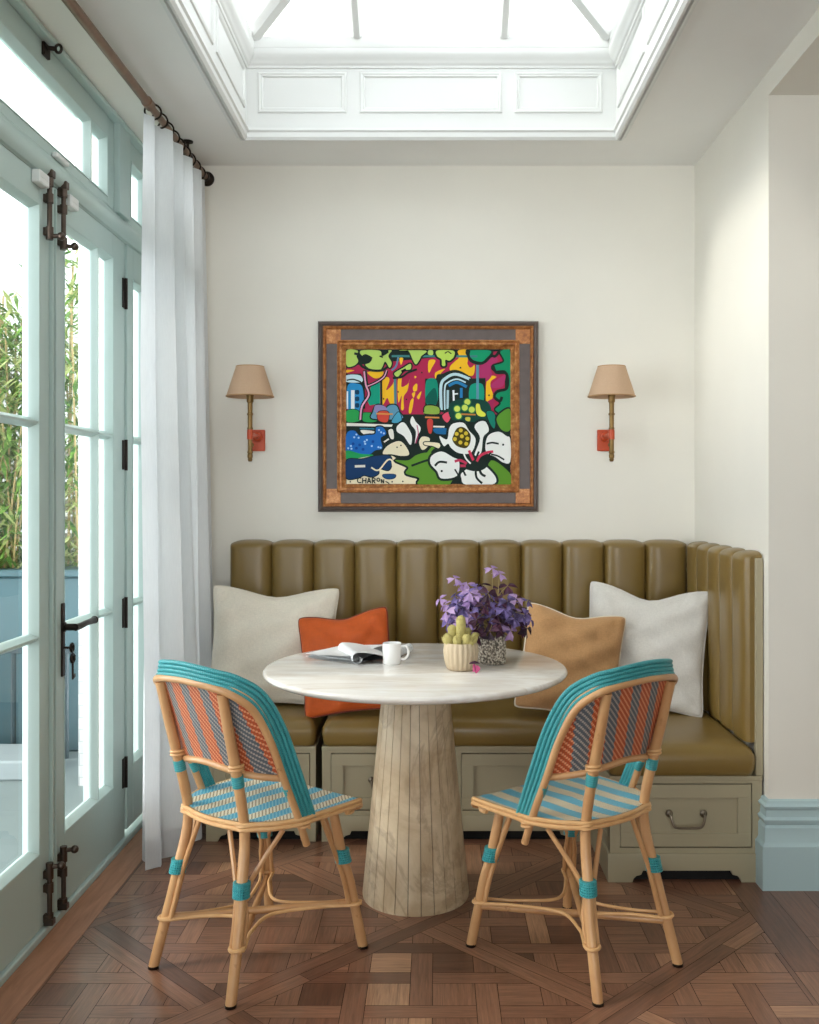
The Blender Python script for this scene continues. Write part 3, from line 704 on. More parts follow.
# channelled backs
def channel_mesh(w, h, d, seed=0):
    """one padded channel, local x across (centred), y depth towards -y, z up from 0"""
    m = MB(); nu, nv = 20, 34
    def f(u, v):
        q = 2*u-1; vv = 1-(1-v)**1.8 if v > .0 else 0
        z = h*vv; x = w/2*q
        e = max(0, 1-abs(q)**3.2)**.5                       # bulge across
        rt = .032; t = max(0, (z-(h-rt))/rt); ez = math.sqrt(max(0, 1-t**2.6))
        x *= 1-.05*t**4                                     # softened shoulders
        bz = min(1, z/.02)**.5
        kb = d*.62; y = -(kb*(.25+.75*ez)+(d-kb)*e*ez*(.75+.25*bz)*(1+.035*math.sin(z*11+seed)+.02*math.sin(z*23+u*5)))
        return (x, y, z-.012*t**2*abs(q)**4)
    m.grid(f, nu, nv)
    vs = [(-w/2,0,0),(w/2,0,0),(w/2,0,h-.012),(-w/2,0,h-.012)]; m.add(vs, [(0,1,2,3)])
    for u in (0, 1):
        L = [f(u, j/nv) for j in range(nv+1)]; B_ = [(p[0], 0, p[2]) for p in L]
        m.add(L+B_, [(k, k+1, nv+1+k+1, nv+1+k) for k in range(nv)])
    for v in (0, 1):
        L = [f(i/nu, v) for i in range(nu+1)]; B_ = [(p[0], 0, p[2]) for p in L]
        m.add(L+B_, [(k, k+1, nu+1+k+1, nu+1+k) for k in range(nu)])
    return m
bk = empty('back_upholstery', (0,0,0), 0, 'long olive leather channelled backrest against the back wall', 'backrest')
cw = .1760
first = channel_mesh(cw-.0008, .650, .105).build('channel', LE, bk, sharp=60, recalc=True)
for i in range(11):
    o = first if i == 0 else first.copy()
    if i: C.objects.link(o); o.parent = bk
    o.location = (-.8765+cw*(i+.5), YB-.003, .470)
sd = empty('back_upholstery', (0,0,0), 0, 'short olive leather channelled side backrest along the right wall', 'backrest')
f2 = channel_mesh(.1570, .650, .064, 2).build('channel', LE, sd, sharp=60)
for i in range(5):
    o = f2 if i == 0 else f2.copy()
    if i: C.objects.link(o); o.parent = sd
    o.rotation_euler = (0, 0, -PI/2); o.location = (XR-.0035, 4.128-.1578*(i+.5), .470)

# ------------------------------------------------------------------ pillows
def pillow(name, w, h, t, mat, pipe, loc, rot, label, dent=.04, seed=1, pinch=.10, group='scatter pillows on the banquette'):
    r = empty(name, loc, 0, label, 'pillow', group); r.rotation_euler = rot
    rnd = random.Random(seed); ph = [rnd.uniform(0, 6) for _ in range(8)]
    def shp(u, v):
        x, z = u*w/2, v*h/2
        cc = 1-.055*abs(u*v)**8; x *= (1-pinch*(1-abs(v)**2.6))*cc; z *= (1-pinch*(1-abs(u)**2.6))*cc
        z -= dent*max(0, v)**1.5*math.exp(-(u/.42)**2)
        return x, z
    def f(u, v, sd_):
        x, z = shp(u, v); e = max(0, (1-u*u)*(1-v*v))
        th = t/2*(e**.42)*(1-.25*max(0, v)*math.exp(-(u/.4)**2))
        wr = .005*math.sin(7*u+4*v+2*math.sin(3*v+ph[4])+ph[0])+.004*math.sin(11*v-6*u+ph[1])+.006*math.sin(16*u*v+ph[2])*abs(u*v)+.006*math.exp(-((abs(u)-abs(v))/.09)**2)*math.sin(9*(u+v)+ph[5])*min(1,abs(u)*1.5)
        cr_ = .010*math.exp(-((u*math.cos(ph[3])+v*math.sin(ph[3])-.25)/.10)**2)*abs(u*v)**.5
        k_ = min(1, th/.035); return (x, sd_*(th+k_*(wr*1.1-cr_*.8)), z+.25*k_*wr)
    m = MB(); N = 36
    for sd_ in (-1, 1): m.grid(lambda a, b_: f(math.sin((a-.5)*PI), math.sin((b_-.5)*PI), sd_), N, N)
    o = m.build('pillow_cover', mat, r, sharp=0)
    bm = bmesh.new(); bm.from_mesh(o.data); bmesh.ops.remove_doubles(bm, verts=bm.verts, dist=.0006); bmesh.ops.recalc_face_normals(bm, faces=bm.faces); bm.to_mesh(o.data); bm.free()
    o.data.polygons.foreach_set('use_smooth', [True]*len(o.data.polygons))
    if pipe:
        pts = []
        for k in range(4):
            for i in range(20):
                s_ = math.sin((i/20-.5)*PI); u, v = ((s_, -1), (1, s_), (-s_, 1), (-1, -s_))[k]; x, z = shp(u, v); pts.append((x, 0, z))
        m = MB(); m.tube(pts, .0042, 8, closed=True); m.build('piping', pipe, r)
    return r
ZS = .474
pillow('pillow', .525, .49, .16, M['linen_cream'], M['linen_cream'], (-.658, 3.945, .706), (rad(-13), rad(2), rad(4)), 'large cream linen pillow at the left end beside the curtain', .030, 3)
pillow('pillow', .365, .40, .12, M['velvet_orange'], M['velvet_piping'], (-.350, 3.80, .665), (rad(-16), rad(-8), rad(-4)), 'burnt orange velvet pillow leaning on the cream pillow', .022, 5, .07)
pillow('pillow', .395, .42, .13, M['linen_tan'], M['piping_cream'], (.515, 3.775, .672), (rad(-19), rad(8), rad(-6)), 'tan linen pillow with pale piping, behind the right side of the table', .026, 9, .08)
pillow('pillow', .500, .50, .15, M['linen_grey'], M['linen_grey'], (.815, 3.85, .715), (rad(-15), rad(3), rad(-22)), 'pale grey white linen pillow in the right corner of the banquette', .045, 12)

# ------------------------------------------------------------------ table
tb = empty('pedestal_table', (-.07, 3.225, 0), 0, 'round pale marble table on a fluted stone cone pedestal', 'table')
b = MB(); b.lathe([(.0,.722),(.455,.722),(.478,.726),(.490,.732),(.4955,.739),(.4955,.743),(.492,.748),(.487,.751),(.0,.751)], 96); b.build('tabletop', M['marble_top'], tb, sharp=40)
NS = 26; rb, rt = .176, .106
b = MB(); gaps = MB()
for k in range(NS):
    a0, a1 = 2*PI*(k+.03)/NS, 2*PI*(k+.97)/NS; vs = []
    for z in (.0, .012, .7215):
        R_ = (rb-.003 if z == 0 else rb+(rt-rb)*z/.72)
        for a in (a0, (a0+a1)/2, a1): vs.append((R_*math.cos(a), R_*math.sin(a), z))
        for a in (a1, a0): vs.append(((R_-.008)*math.cos(a), (R_-.008)*math.sin(a), z))
    fs = [(i*5+j, i*5+(j+1) % 5, (i+1)*5+(j+1) % 5, (i+1)*5+j) for i in range(2) for j in range(5)]+[(0,1,2,3,4), (10,11,12,13,14)]
    b.add(vs, fs)
ped = b.build('pedestal', M['travertine'], tb, sharp=30)
b = MB(); b.lathe([(rb-.006, .001), (rt-.006, .721)], 52); b.build('pedestal_core', M['stone_joint'], tb)

# ------------------------------------------------------------------ things on the table
mg = empty('mug', (-.150, 3.262, .7515), 0, 'small white cup standing by the folded newspaper', 'cup')
b = MB(); b.lathe([(0, 0), (.027, 0), (.030, .003), (.0315, .068), (.0305, .070), (.029, .068), (.027, .008), (0, .006)], 32); b.build('cup_body', M['ceramic_white'], mg, sharp=45)
b = MB(); b.tube(cat([(.030, -.005, .058), (.046, -.007, .060), (.055, -.008, .047), (.053, -.008, .030), (.042, -.007, .018), (.029, -.005, .018)], 6), .0042, 10); b.build('handle', M['ceramic_white'], mg)
nw = empty('newspaper', (0, 0, .7512), 0, 'white newspaper folded open on the marble table beside the cup', 'newspaper')
A_, B_, C_, D_ = Vector((-.445,3.375,0)), Vector((-.335,3.56,0)), Vector((-.165,3.50,0)), Vector((-.262,3.245,0))
b = MB()
def pg(k):
    def f(u, v):
        p = (D_.lerp(A_, u)).lerp(C_.lerp(B_, u), v)
        wav = .0035*math.sin(u*7+k)+.002*math.sin(v*6+k*2)
        off = Vector((-.004*k*(1-u)+.010*math.sin(k*2.1)*u, .007*math.sin(k*1.7), 0))
        return tuple(p+off+Vector((0, 0, .002+.0027*k+(.012*(1-u)**2)*(k/5)+max(0, wav)*(.4+u))))
    return f
for k in range(6):
    g = pg(k); b.grid(g, 18, 10, 1 if k == 3 else 0); b.grid(lambda u, v: tuple(Vector(g(u, v))-Vector((0,0,.0012))), 18, 10, 0)
b.build('pages', [M['paper'], M['page']], nw, sharp=50)
ax_ = (C_-D_).normalized(); ax_ = Vector((-.30, .95, 0)).normalized(); sd2 = Vector((.98, .16, 0)).normalized()
def cov(u, v):
    base = D_+ax_*(.235*v)
    if u < .55: a = u/.55; p = base+sd2*(.108*(1-a))+Vector((0,0,.020+.020*math.sin(a*PI/2))); return tuple(p)
    a = (u-.55)/.45*PI*1.45; R_ = .0185-.006*(u-.55); return tuple(base-sd2*(R_*math.sin(a))+Vector((0,0,.0215+R_*math.cos(a))))
b = MB(); b.grid(cov, 34, 10); b.build('folded_cover', M['paper'], nw, sharp=0, recalc=False); b_ = nw.children[-1]; b_.data.polygons.foreach_set('use_smooth', [True]*len(b_.data.polygons))
b = MB(); b.grid(lambda u, v: tuple(D_+ax_*(.02+.21*v)+sd2*(.105*u)+Vector((0,0,.009+.004*u))), 8, 6); b.build('inner_page', M['dark_print'], nw, sharp=0, recalc=False)
b = MB(); b.tube([(-.10, 3.50, .017), (-.155, 3.33, .017)], .0150, 18); b.build('rolled_page', M['page'], nw)

# ribbed cactus pot
cp = empty('cactus_pot', (.077, 3.158, .7515), 0, 'clustered yellow green cactus in a ribbed beige pot', 'potted cactus')
b = MB(); b.lathe([(0,0),(.038,0),(.044,.004),(.052,.030),(.055,.060),(.053,.082),(.050,.088),(.046,.086),(.046,.076),(0,.074)], 96, rfun=lambda a, h: 1+.035*math.cos(20*a)*(1 if .003 < h < .087 else .2)); b.build('pot', M['pot_ribbed'], cp, sharp=60)
b = MB(); b.lathe([(0,.080),(.0455,.077)], 20); b.build('soil', M['soil'], cp)
cb = MB(); rn = random.Random(4)
for (x, y, z0, h_, r_) in ((-.034,-.012,.078,.040,.015),(-.022,.012,.080,.062,.015),(.0,-.004,.080,.095,.0155),(-.010,-.026,.080,.034,.015),(.014,-.026,.080,.038,.0155),(.030,-.012,.078,.032,.015),(.036,.006,.078,.040,.012),(.016,.016,.080,.052,.014),(-.002,.028,.078,.040,.014),(-.040,.004,.078,.030,.012),(.026,-.026,.078,.022,.011)):
    lean = (x*.35, y*.35); N_ = 8
    pts = [(x+lean[0]*t, y+lean[1]*t, z0+h_*t) for t in [i/N_ for i in range(N_+1)]]
    ts_ = [0,.2,.4,.55,.7,.82,.91,.97,1]; pts = [(x+lean[0]*t, y+lean[1]*t, z0+h_*t) for t in ts_]; t0_ = 1-r_/h_ if h_ > r_*1.6 else .35
    rr = [r_*(.85+.15*min(1, t*2)) if t < t0_ else r_*math.sqrt(max(0.03, 1-((t-t0_)/(1-t0_))**2)) for t in ts_]
    cb.tube(pts, rr, 14)
    for _ in range(70):
        t = rn.random(); a = rn.random()*2*PI; R_ = interp([(ts_[i], rr[i]) for i in range(N_+1)], t); c0 = Vector((x+lean[0]*t+R_*math.cos(a), y+lean[1]*t+R_*math.sin(a), z0+h_*t)); cb.ball(c0, .0018, seg=5, rings=3)
cb.build('cactus', M['cactus'], cp, sharp=60)
# speckled pot with purple oxalis
op = empty('oxalis_pot', (.184, 3.275, .7515), 0, 'purple leaved plant in a rough grey speckled pot', 'potted plant')
b = MB(); b.lathe([(0,0),(.040,0),(.046,.005),(.047,.05),(.046,.092),(.044,.096),(.040,.094),(.040,.084),(0,.082)], 40, rfun=lambda a, h: 1+.02*math.sin(a*9+h*200)); b.build('pot', M['pot_speckled'], op, sharp=60)
rn = random.Random(11); stems = MB(); lv = MB()
def leaf3(mb, c, nrm, size, mat):
    nrm = nrm.normalized(); a = nrm.orthogonal().normalized(); bb = nrm.cross(a); r0 = rn.random()*6
    for k in range(3):
        th = r0+k*2*PI/3; d = a*math.cos(th)+bb*math.sin(th); e = nrm.cross(d)
        droop = -nrm*size*.35
        # obcordate triangular leaflet with a centre fold
        p = [c, c+d*size*.55+e*size*.42+droop*.5, c+d*size*.98+e*size*.50+droop*1.25, c+d*size*.86+droop*.8+nrm*size*.05, c+d*size*.98-e*size*.50+droop*1.25, c+d*size*.55-e*size*.42+droop*.5]
        mb.add(p, [(0,1,2,3), (0,3,4,5)], mat)
for i in range(150):
    a = rn.random()*2*PI; el = rn.uniform(-.25, 1.0)
    R_ = rn.uniform(.6, 1.0); ctr = Vector((-.015, 0, .148))
    tip = ctr+Vector((math.cos(a)*math.cos(el)*.155*R_, math.sin(a)*math.cos(el)*.12*R_, math.sin(el)*.125*R_))
    tip += Vector((rn.gauss(0,.014), rn.gauss(0,.012), rn.gauss(0,.016)))
    st = Vector((rn.uniform(-.028,.028), rn.uniform(-.028,.028), .09))
    mid = st.lerp(tip, .5)+Vector((0,0,.04))
    stems.tube(cat([st, mid, tip], 4), .0011, 5)
    nrm = (tip-ctr).normalized()*.7+Vector((rn.gauss(0,.4),-.45+rn.gauss(0,.3),.55)); sh = rn.random()
    mat = 2 if (tip.x < -.06 and sh < .32) or sh > .96 else (1 if sh < .42 or tip.z < .13 else 0)
    leaf3(lv, tip, nrm, rn.uniform(.024, .036), mat)
for tip in (Vector((.0,-.02,.318)), Vector((-.125,-.02,.285)), Vector((.025,-.01,.300)), Vector((-.10,0,.262))):
    stems.tube(cat([Vector((0,0,.09)), tip*.6+Vector((0,0,.02)), tip], 4), .0011, 5); leaf3(lv, tip, Vector((.1,-.5,.7)), .026, 2 if tip.x < .03 else 0)
stems.build('stems', M['stem_green'], op, sharp=60); lv.build('leaves', [M['oxalis_leaf'], M['oxalis_dark'], M['oxalis_pink']], op, sharp=0, recalc=False)
fp = empty('fallen_petal', (.125, 3.095, .7515), 0, 'small pink petal and dark leaf lying against the ribbed pot', 'petal')
b = MB(); b.grid(lambda u, v: (-.012+.024*u*(.6+.4*math.sin(v*PI)), .004*math.sin(v*3), .002+.024*v+.003*math.sin(u*6)), 6, 6); b.build('petal', M['pink_petal'], fp, sharp=0, recalc=False)
b = MB(); b.grid(lambda u, v: (-.024+.034*u, -.006+.016*v, .030+.008*math.sin(u*PI)*math.sin(v*PI)), 6, 4); b.tube([(-.004,.002,.001),(-.006,.002,.031)], .0009, 5); b.build('leaf', M['oxalis_dark'], fp, sharp=0, recalc=False)

# ------------------------------------------------------------------ bistro chairs
def make_chair():
    r = empty('bistro_chair', (0,0,0), 0, 'woven rattan bistro chair', 'chair', 'rattan bistro chairs at the table')
    RT, TC, TW = M['rattan'], M['thin_cane'], M['teal_wrap']
    def node(path, rr, seg=12):
        P = resample(cat(path, 8), 48); L = sum((Vector(a)-Vector(c)).length for a, c in zip(P, P[1:]))
        ks = [.31, .62] if L > .5 else [.45]
        rs = [rr*(1+.05*sum(math.exp(-((i/47-k)/.012)**2) for k in ks)+.03*math.sin(i*.4)) for i in range(48)]
        m = MB(); m.tube(P, rs, seg); return m
    RL = [(.166,-.2275,.004), (.146,-.180,.2), (.135,-.166,.275), (.121,-.1435,.42), (.126,-.178,.593), (.130,-.205,.70), (.133,-.228,.800)]
    FL = [(.203,.2275,.004), (.180,.195,.20), (.168,.177,.275), (.152,.152,.424)]
    for s_ in (-1, 1):
        for P in (RL, FL):
            pts = [(s_*x, y, z) for x, y, z in P]
            o = node(pts, .0145).build('leg', RT, r)
            m = MB(); m.lathe([(.0146,0),(.0152,.001),(.0152,.008)], 16, (pts[0][0], pts[0][1], 0)); m.build('leg_cap', M['iron'], o)
            wz = .275; 
            def at(z):
                for a, c in zip(P, P[1:]):
                    if a[2] <= z <= c[2]: t = (z-a[2])/(c[2]-a[2]); return Vector((s_*(a[0]+(c[0]-a[0])*t), a[1]+(c[1]-a[1])*t, z))
            inn = Vector((-s_*.55, (1 if P is RL else -1)*.8, 0)).normalized()*.0
            m = MB()
            for k in range(6): 
                c = at(wz-.016+k*.0065); m.tube([c+Vector((.0205*math.cos(a), .0205*math.sin(a), 0)) for a in [2*PI*i/16 for i in range(16)]], .0036, 6, closed=True)
            m.lathe([(.0205, wz-.020), (.0205, wz+.020)], 16, (at(wz).x, at(wz).y, 0)); m.build('binding', TW, o)
    # seat outline
    half = [(0,.226), (.10,.225), (.182,.220), (.212,.200), (.217,.16), (.214,.08), (.208,.0), (.194,-.062), (.166,-.108), (.125,-.142), (.07,-.163), (0,-.170)]
    full = half+[(-x, y) for x, y in half[-2:0:-1]]
    out = [Vector((p[0], p[1], 0)) for p in cat([(x, y, 0) for x, y in full], 6, True)]
    ctr = Vector((0, .02, 0)); nO = len(out)
    def zc(p):   # front edge rolls downwards
        f_ = max(0, (p.y-.190)/.036); return .446-.034*min(1, f_)**2
    m = MB(); K = 12; vs = []; uv = []
    for j in range(K+1):
        t = j/K
        for p in out:
            q = ctr.lerp(p, t); z = zc(q)-.010*(1-t)*t*1.5
            vs.append((q.x, q.y, z)); uv.append((q.x, q.y))
    fs = [(j*nO+k, j*nO+(k+1) % nO, (j+1)*nO+(k+1) % nO, (j+1)*nO+k) for j in range(K) for k in range(nO)]
    m.add(vs, fs, 0, uv)
    # turned-down front lip
    m.build('seat', M['seat_weave'], r, sharp=0, recalc=False); o = r.children[-1]; o.data.polygons.foreach_set('use_smooth', [True]*len(o.data.polygons))
    m = MB()
    for dz, off, rr in ((-.006, .004, .0062), (-.018, .005, .0062)):
        pts = []
        for p in out:
            d = (p-ctr).normalized(); bul = .010*max(math.exp(-((p-Vector((s_*.121,-.1435,0))).length/.022)**2) for s_ in (-1, 1))+.008*max(math.exp(-((p-Vector((s_*.207,-.02,0))).length/.028)**2) for s_ in (-1, 1))
            pts.append((p.x+d.x*(off+bul), p.y+d.y*(off+bul), zc(p)+dz))
        m.tube(pts, rr, 8, closed=True)
    # frame hoop under the seat
    m.tube([(ctr.x+(p.x-ctr.x)*.93, ctr.y+(p.y-ctr.y)*.93, .422 if p.y < .17 else .408) for p in out], .009, 8, closed=True)
    m.build('seat_rim', TC, r)
    # rounded ties where posts pass the rim
    def tie(c, rr, n=2, h=.009, t=.0042, ax=Vector((0,0,1)), par=r):
        m = MB(); ax = ax.normalized(); a_ = ax.orthogonal().normalized(); b_ = ax.cross(a_)
        m.tube([Vector(c)+ax*((i/(16*n)-.5)*h*n)+(a_*math.cos(2*PI*i/16)+b_*math.sin(2*PI*i/16))*rr for i in range(16*n+1)], t, 6)
        m.build('cane_tie', TC, par)
    for s_ in (-1, 1):
        tie((s_*.121, -.1435, .430), .0185); tie((s_*.126, -.176, .595), .0180); tie((s_*.206, -.010, .420), .0155)
    # crossing stretchers
    ends = {k: Vector((k[0]*(.1885 if k[1] > 0 else .1535), k[1]*(.2075 if k[1] > 0 else .1975), .13)) for k in ((-1,-1),(1,-1),(-1,1),(1,1))}
    for a, c in (((-1,-1),(1,1)), ((1,-1),(-1,1))):
        z = .004 if a == (-1,-1) else -.010
        pa, pc = ends[a], ends[c]; mm = node([pa+Vector((0,0,z)), (pa+pc)/2+Vector((0,0,z)), pc+Vector((0,0,z))], .0105); mm.build('stretcher', RT, r)
    m = MB()
    for a, c in (((-1,-1),(1,-1)), ((1,-1),(1,1)), ((1,1),(-1,1)), ((-1,1),(-1,-1))):
        pa, pc = ends[a], ends[c]; mid = (pa+pc)/2
        ia, ic = Vector((-pa.x, -pa.y, 0)).normalized(), Vector((-pc.x, -pc.y, 0)).normalized()
        na = Vector((-ia.y, ia.x, 0)); na = na if na.dot(mid-pa) > 0 else -na
        nc = Vector((-ic.y, ic.x, 0)); nc = nc if nc.dot(mid-pc) > 0 else -nc
        path = [pa-ia*.014+na*.010, pa+ia*.004+na*.019, pa+ia*.05+na*.016, pa+ia*.11+na*.017, Vector((mid.x*.36, mid.y*.36, .13)), pc+ic*.11+nc*.017, pc+ic*.05+nc*.016, pc+ic*.004+nc*.019, pc-ic*.014+nc*.010]
        path = [Vector((p.x, p.y, .134)) for p in path]
        m.tube(cat(path, 8), .0050, 8)
    m.build('stretcher_loop', TC, r)
    for k, e in ends.items(): tie(e+Vector((0,0,.004)), .0175, 1, t=.0048)
    # slanting braces
    for s_ in (-1, 1):
        for P, sg in ((RL, -1), (FL, 1)):
            lg = lambda z: Vector((s_*(interp([(p[2], p[0]) for p in P], z)), interp([(p[2], p[1]) for p in P], z), z))
            iy = Vector((0, -sg*.021, 0)); ix = Vector((-s_*.021, 0, 0))
            m = MB(); m.tube(cat([lg(.135)+iy, lg(.20)+iy, lg(.275)+iy*1.05, Vector((s_*(.180 if sg < 0 else .194), sg*.06+(.0 if sg < 0 else .01), .414))], 6), .0068, 8); m.build('brace', RT, r)
            m = MB(); m.tube(cat([lg(.135)+ix, lg(.20)+ix, lg(.275)+ix*1.05, Vector((s_*.065, .185 if sg > 0 else -.148, .412))], 6), .0068, 8); m.build('brace', RT, r)
    # backrest hoops
    Nh = [(.203,.004,.362), (.207,-.035,.455), (.204,-.080,.560), (.200,-.122,.665), (.189,-.172,.755), (.160,-.221,.800), (.11,-.240,.815), (.06,-.249,.821), (0,-.252,.824)]
    Th = [(.214,.022,.436), (.219,-.035,.57), (.211,-.088,.705), (.194,-.143,.797), (.160,-.202,.842), (.12,-.236,.857), (.06,-.254,.866), (0,-.258,.869)]
    def mir(L): return [Vector(p) for p in L]+[Vector((-x, y, z)) for x, y, z in L[-2::-1]]
    N_ = cat(mir(Nh), 8); T_ = cat(mir(Th), 8)
    m = MB(); m.tube(resample(N_, 120), .0105, 12, u0=.2); hp = m.build('back_hoop', RT, r)
    m = MB(); m.tube([p+Vector((0, .010, .0)) + (Vector((0,.0,.014)) if True else 0)*(1 if p.z > .5 else 0) for p in resample(N_, 120) if p.z > .56], .0058, 8); m.build('inner_cane', TC, r)
    Nc = resample([p for p in N_ if p.z >= .436], 110); Tc = resample(T_, 110)
    for t in (1.0, .75, .50, .25):
        m = MB(); m.tube([a.lerp(c, t) for a, c in zip(Nc, Tc)], .0061, 10); m.build('wrapped_cane', TW, r)
    m = MB(); Nw = [a for a in zip(Nc, Tc)]
    m.grid(lambda u, v: tuple(Nw[int(u*109)][0].lerp(Nw[int(u*109)][1], .02+.9*v)+Vector((0,0,-.0))), 109, 3, uvf=lambda u, v: (u*.9, v*.05)); m.build('edge_weave', M['seat_weave'], r, sharp=0, recalc=False)
    # teal bindings on the posts and hoop
    for s_ in (-1, 1):
        for c, rr, ax in ((Vector((s_*.1253,-.170,.560)), .0162, Vector((s_*.03,-.20,.98))), (Vector((s_*.203,-.062,.520)), .0122, Vector((0,-.45,.89)))):
            ax.normalize(); m = MB(); m.tube([c-ax*.016, c+ax*.016], rr, 14); m.build('binding', TW, r)
    # crossbar and woven panel
    def ly(x, z): return interp([(0,-.190), (.06,-.186), (.10,-.177), (.13,-.164), (.16,-.138), (.185,-.108), (.202,-.079)], abs(x))
    def cb_(x): return .592-.034*(abs(x)/.2)**1.6
    xs = [-.205+.41*i/40 for i in range(41)]
    m = MB(); m.tube(resample([Vector((x, ly(x, .58)+.012, cb_(x))) for x in xs], 60), .0095, 12); m.build('crossbar', RT, r)
    m = MB(); m.tube(resample([Vector((x, ly(x, .58)+.022, cb_(x)+.012)) for x in xs], 60), .0050, 8); m.build('inner_cane', TC, r)
    arch = [(p.x, p.y, p.z) for p in N_ if p.z > .55]
    top = sorted([(p[0], p[2]) for p in arch]); topy = sorted([(p[0], p[1]) for p in arch])
    def pf(u, v):
        x = -.205+.41*u; zt = interp(top, x); zb = cb_(x); z = zb+(max(zt, zb+.001)-zb)*v
        y0 = ly(x, .58)+.014; y1 = interp(topy, x)+.010; return (x, y0+(y1-y0)*v, z)
    m = MB(); m.grid(pf, 60, 22, uvf=lambda u, v: ((-.205+.41*u)*1.15, pf(u, v)[2])); m.build('woven_back', M['back_weave'], r, sharp=0, recalc=False)
    return r
ch = make_chair()
ch2 = copy_tree(ch)
ch.location = (-.516, 2.796, 0); ch.rotation_euler = (0, 0, rad(51.1-90)); ch['label'] = 'turquoise and rattan bistro chair left of the table, nearer the glazed doors'
ch2.location = (.400, 2.809, 0); ch2.rotation_euler = (0, 0, rad(129.2-90)); ch2['label'] = 'turquoise and rattan bistro chair right of the table, in front of the banquette arm'

# ------------------------------------------------------------------ painting
pic = empty('framed_painting', (0,0,0), 0, 'colourful garden painting with white flower in a dark and gilt frame', 'painting')
PX0, PX1, PZ0, PZ1 = -.5095, .4345, 1.2395, 2.056
def frame_ring(name, i0, i1, d0, dm, d1, mat, steps=None):
    """moulding between inset i0 and i1 from the outer edge; d = depth from wall"""
    m = MB(); prof = [(i0, 0.0), (i0, d0)]+(steps or [((i0+i1)/2, dm)])+[(i1, d1), (i1, 0.0)]
    n = len(prof); vs = []
    for sx, sz in ((0,0),(1,0),(1,1),(0,1)):
        for o, d in prof: vs.append((PX1-o if sx else PX0+o, YB-.0003-d, PZ1-o if sz else PZ0+o))
    m.add(vs, [(c*n+i, c*n+(i+1) % n, ((c+1) % 4)*n+(i+1) % n, ((c+1) % 4)*n+i) for c in range(4) for i in range(n)])
    return m.build(name, mat, pic, sharp=30)
frame_ring('outer_moulding', 0, .022, .028, .045, .040, M['frame_dark'], [(.006,.040),(.014,.045)])
frame_ring('gilt_moulding', .0225, .036, .042, .044, .034, M['gilt_wood'], [(.026,.047),(.031,.043)])
frame_ring('flat_panel', .0365, .082, .033, .033, .030, M['frame_dark'])
frame_ring('inner_moulding', .0825, .119, .040, .036, .020, M['gilt_wood'], [(.088,.044),(.094,.036),(.102,.038),(.108,.028)])
for sx in (0, 1):
    for sz in (0, 1):
        x0 = PX1-.0985 if sx else PX0+.0365; z0 = PZ1-.0985 if sz else PZ0+.0365; m = MB(); m.box(x0, x0+.062, YB-.0365, YB-.026, z0, z0+.062, .001); m.build('corner_block', M['gilt_wood'], pic)
art = MB(); lay = [0]
S_ = 4.206/980
def q2w(p): return ((p[0]-437)*S_, 1.32-(p[1]-493)*S_)
AX0, AX1, AZ0, AZ1 = PX0+.117, PX1-.117, PZ0+.117, PZ1-.117
def inb(p): return (min(max(p[0], AX0), AX1), min(max(p[1], AZ0), AZ1))
QO = {1: (340,344), 2: (425,344), 3: (340,412), 4: (425,412)}
def fill(q, pts, col, smooth=True, outline=0, oc='1C2A26'):
    o = QO[q]; P = [(o[0]+x/9.1, o[1]+y/9.1) for x, y in pts]
    if smooth: P = [(v.x, v.y) for v in cat([(x, y, 0) for x, y in P], 5, True)]
    W = [inb(q2w(p)) for p in P]; W2 = []
    for p in W:
        if not W2 or (abs(p[0]-W2[-1][0])+abs(p[1]-W2[-1][1])) > 1e-5: W2.append(p)
    if len(W2) > 2 and (abs(W2[0][0]-W2[-1][0])+abs(W2[0][1]-W2[-1][1])) < 1e-5: W2.pop()
    if outline: stroke(q, pts, outline*1.25, oc, True, smooth)
    if len(W2) < 3: return
    lay[0] += 1; y = YB-.0162-lay[0]*.00004
    art.add([(a, y, c) for a, c in W2], [tuple(range(len(W2)))], 0, None, hx(col))
def stroke(q, pts, w, col='1C2A26', closed=False, smooth=True):
    o = QO[q]; P = [(o[0]+x/9.1, o[1]+y/9.1, 0) for x, y in pts]
    P = cat(P, 5, closed) if smooth else [Vector(p) for p in P]
    if closed: P = P+[P[0]]
    if len(P) < 2: return
    hw_ = w/9.1/2; lay[0] += 1; y = YB-.0162-lay[0]*.00004
    L = []; R_ = []
    for i, p in enumerate(P):
        if closed and i in (0, len(P)-1): d = (P[1]-P[-2])
        else: d = P[min(i+1, len(P)-1)]-P[max(i-1, 0)]
        d = d.normalized() if d.length > 1e-9 else Vector((1,0,0)); nn = Vector((-d.y, d.x, 0))
        L.append(inb(q2w(p+nn*hw_))); R_.append(inb(q2w(p-nn*hw_)))
    vs = [(a, y, c) for a, c in L]+[(a, y, c) for a, c in R_]; n = len(P)
    art.add(vs, [(i, i+1, n+i+1, n+i) for i in range(n-1)], 0, None, hx(col))
def dots(q, lst, r_, col, oc=None, ow=0):
    for x, y in lst:
        pts = [(x+r_*math.cos(a), y+r_*math.sin(a)) for a in [2*PI*i/8 for i in range(8)]]
        if oc: fill(q, [(x+(r_+ow)*math.cos(a), y+(r_+ow)*math.sin(a)) for a in [2*PI*i/8 for i in range(8)]], oc)
        fill(q, pts, col)
DK = '1C2A26'
fill(1, [(50,50),(1560,50),(1560,1280),(50,1280)], DK, False)
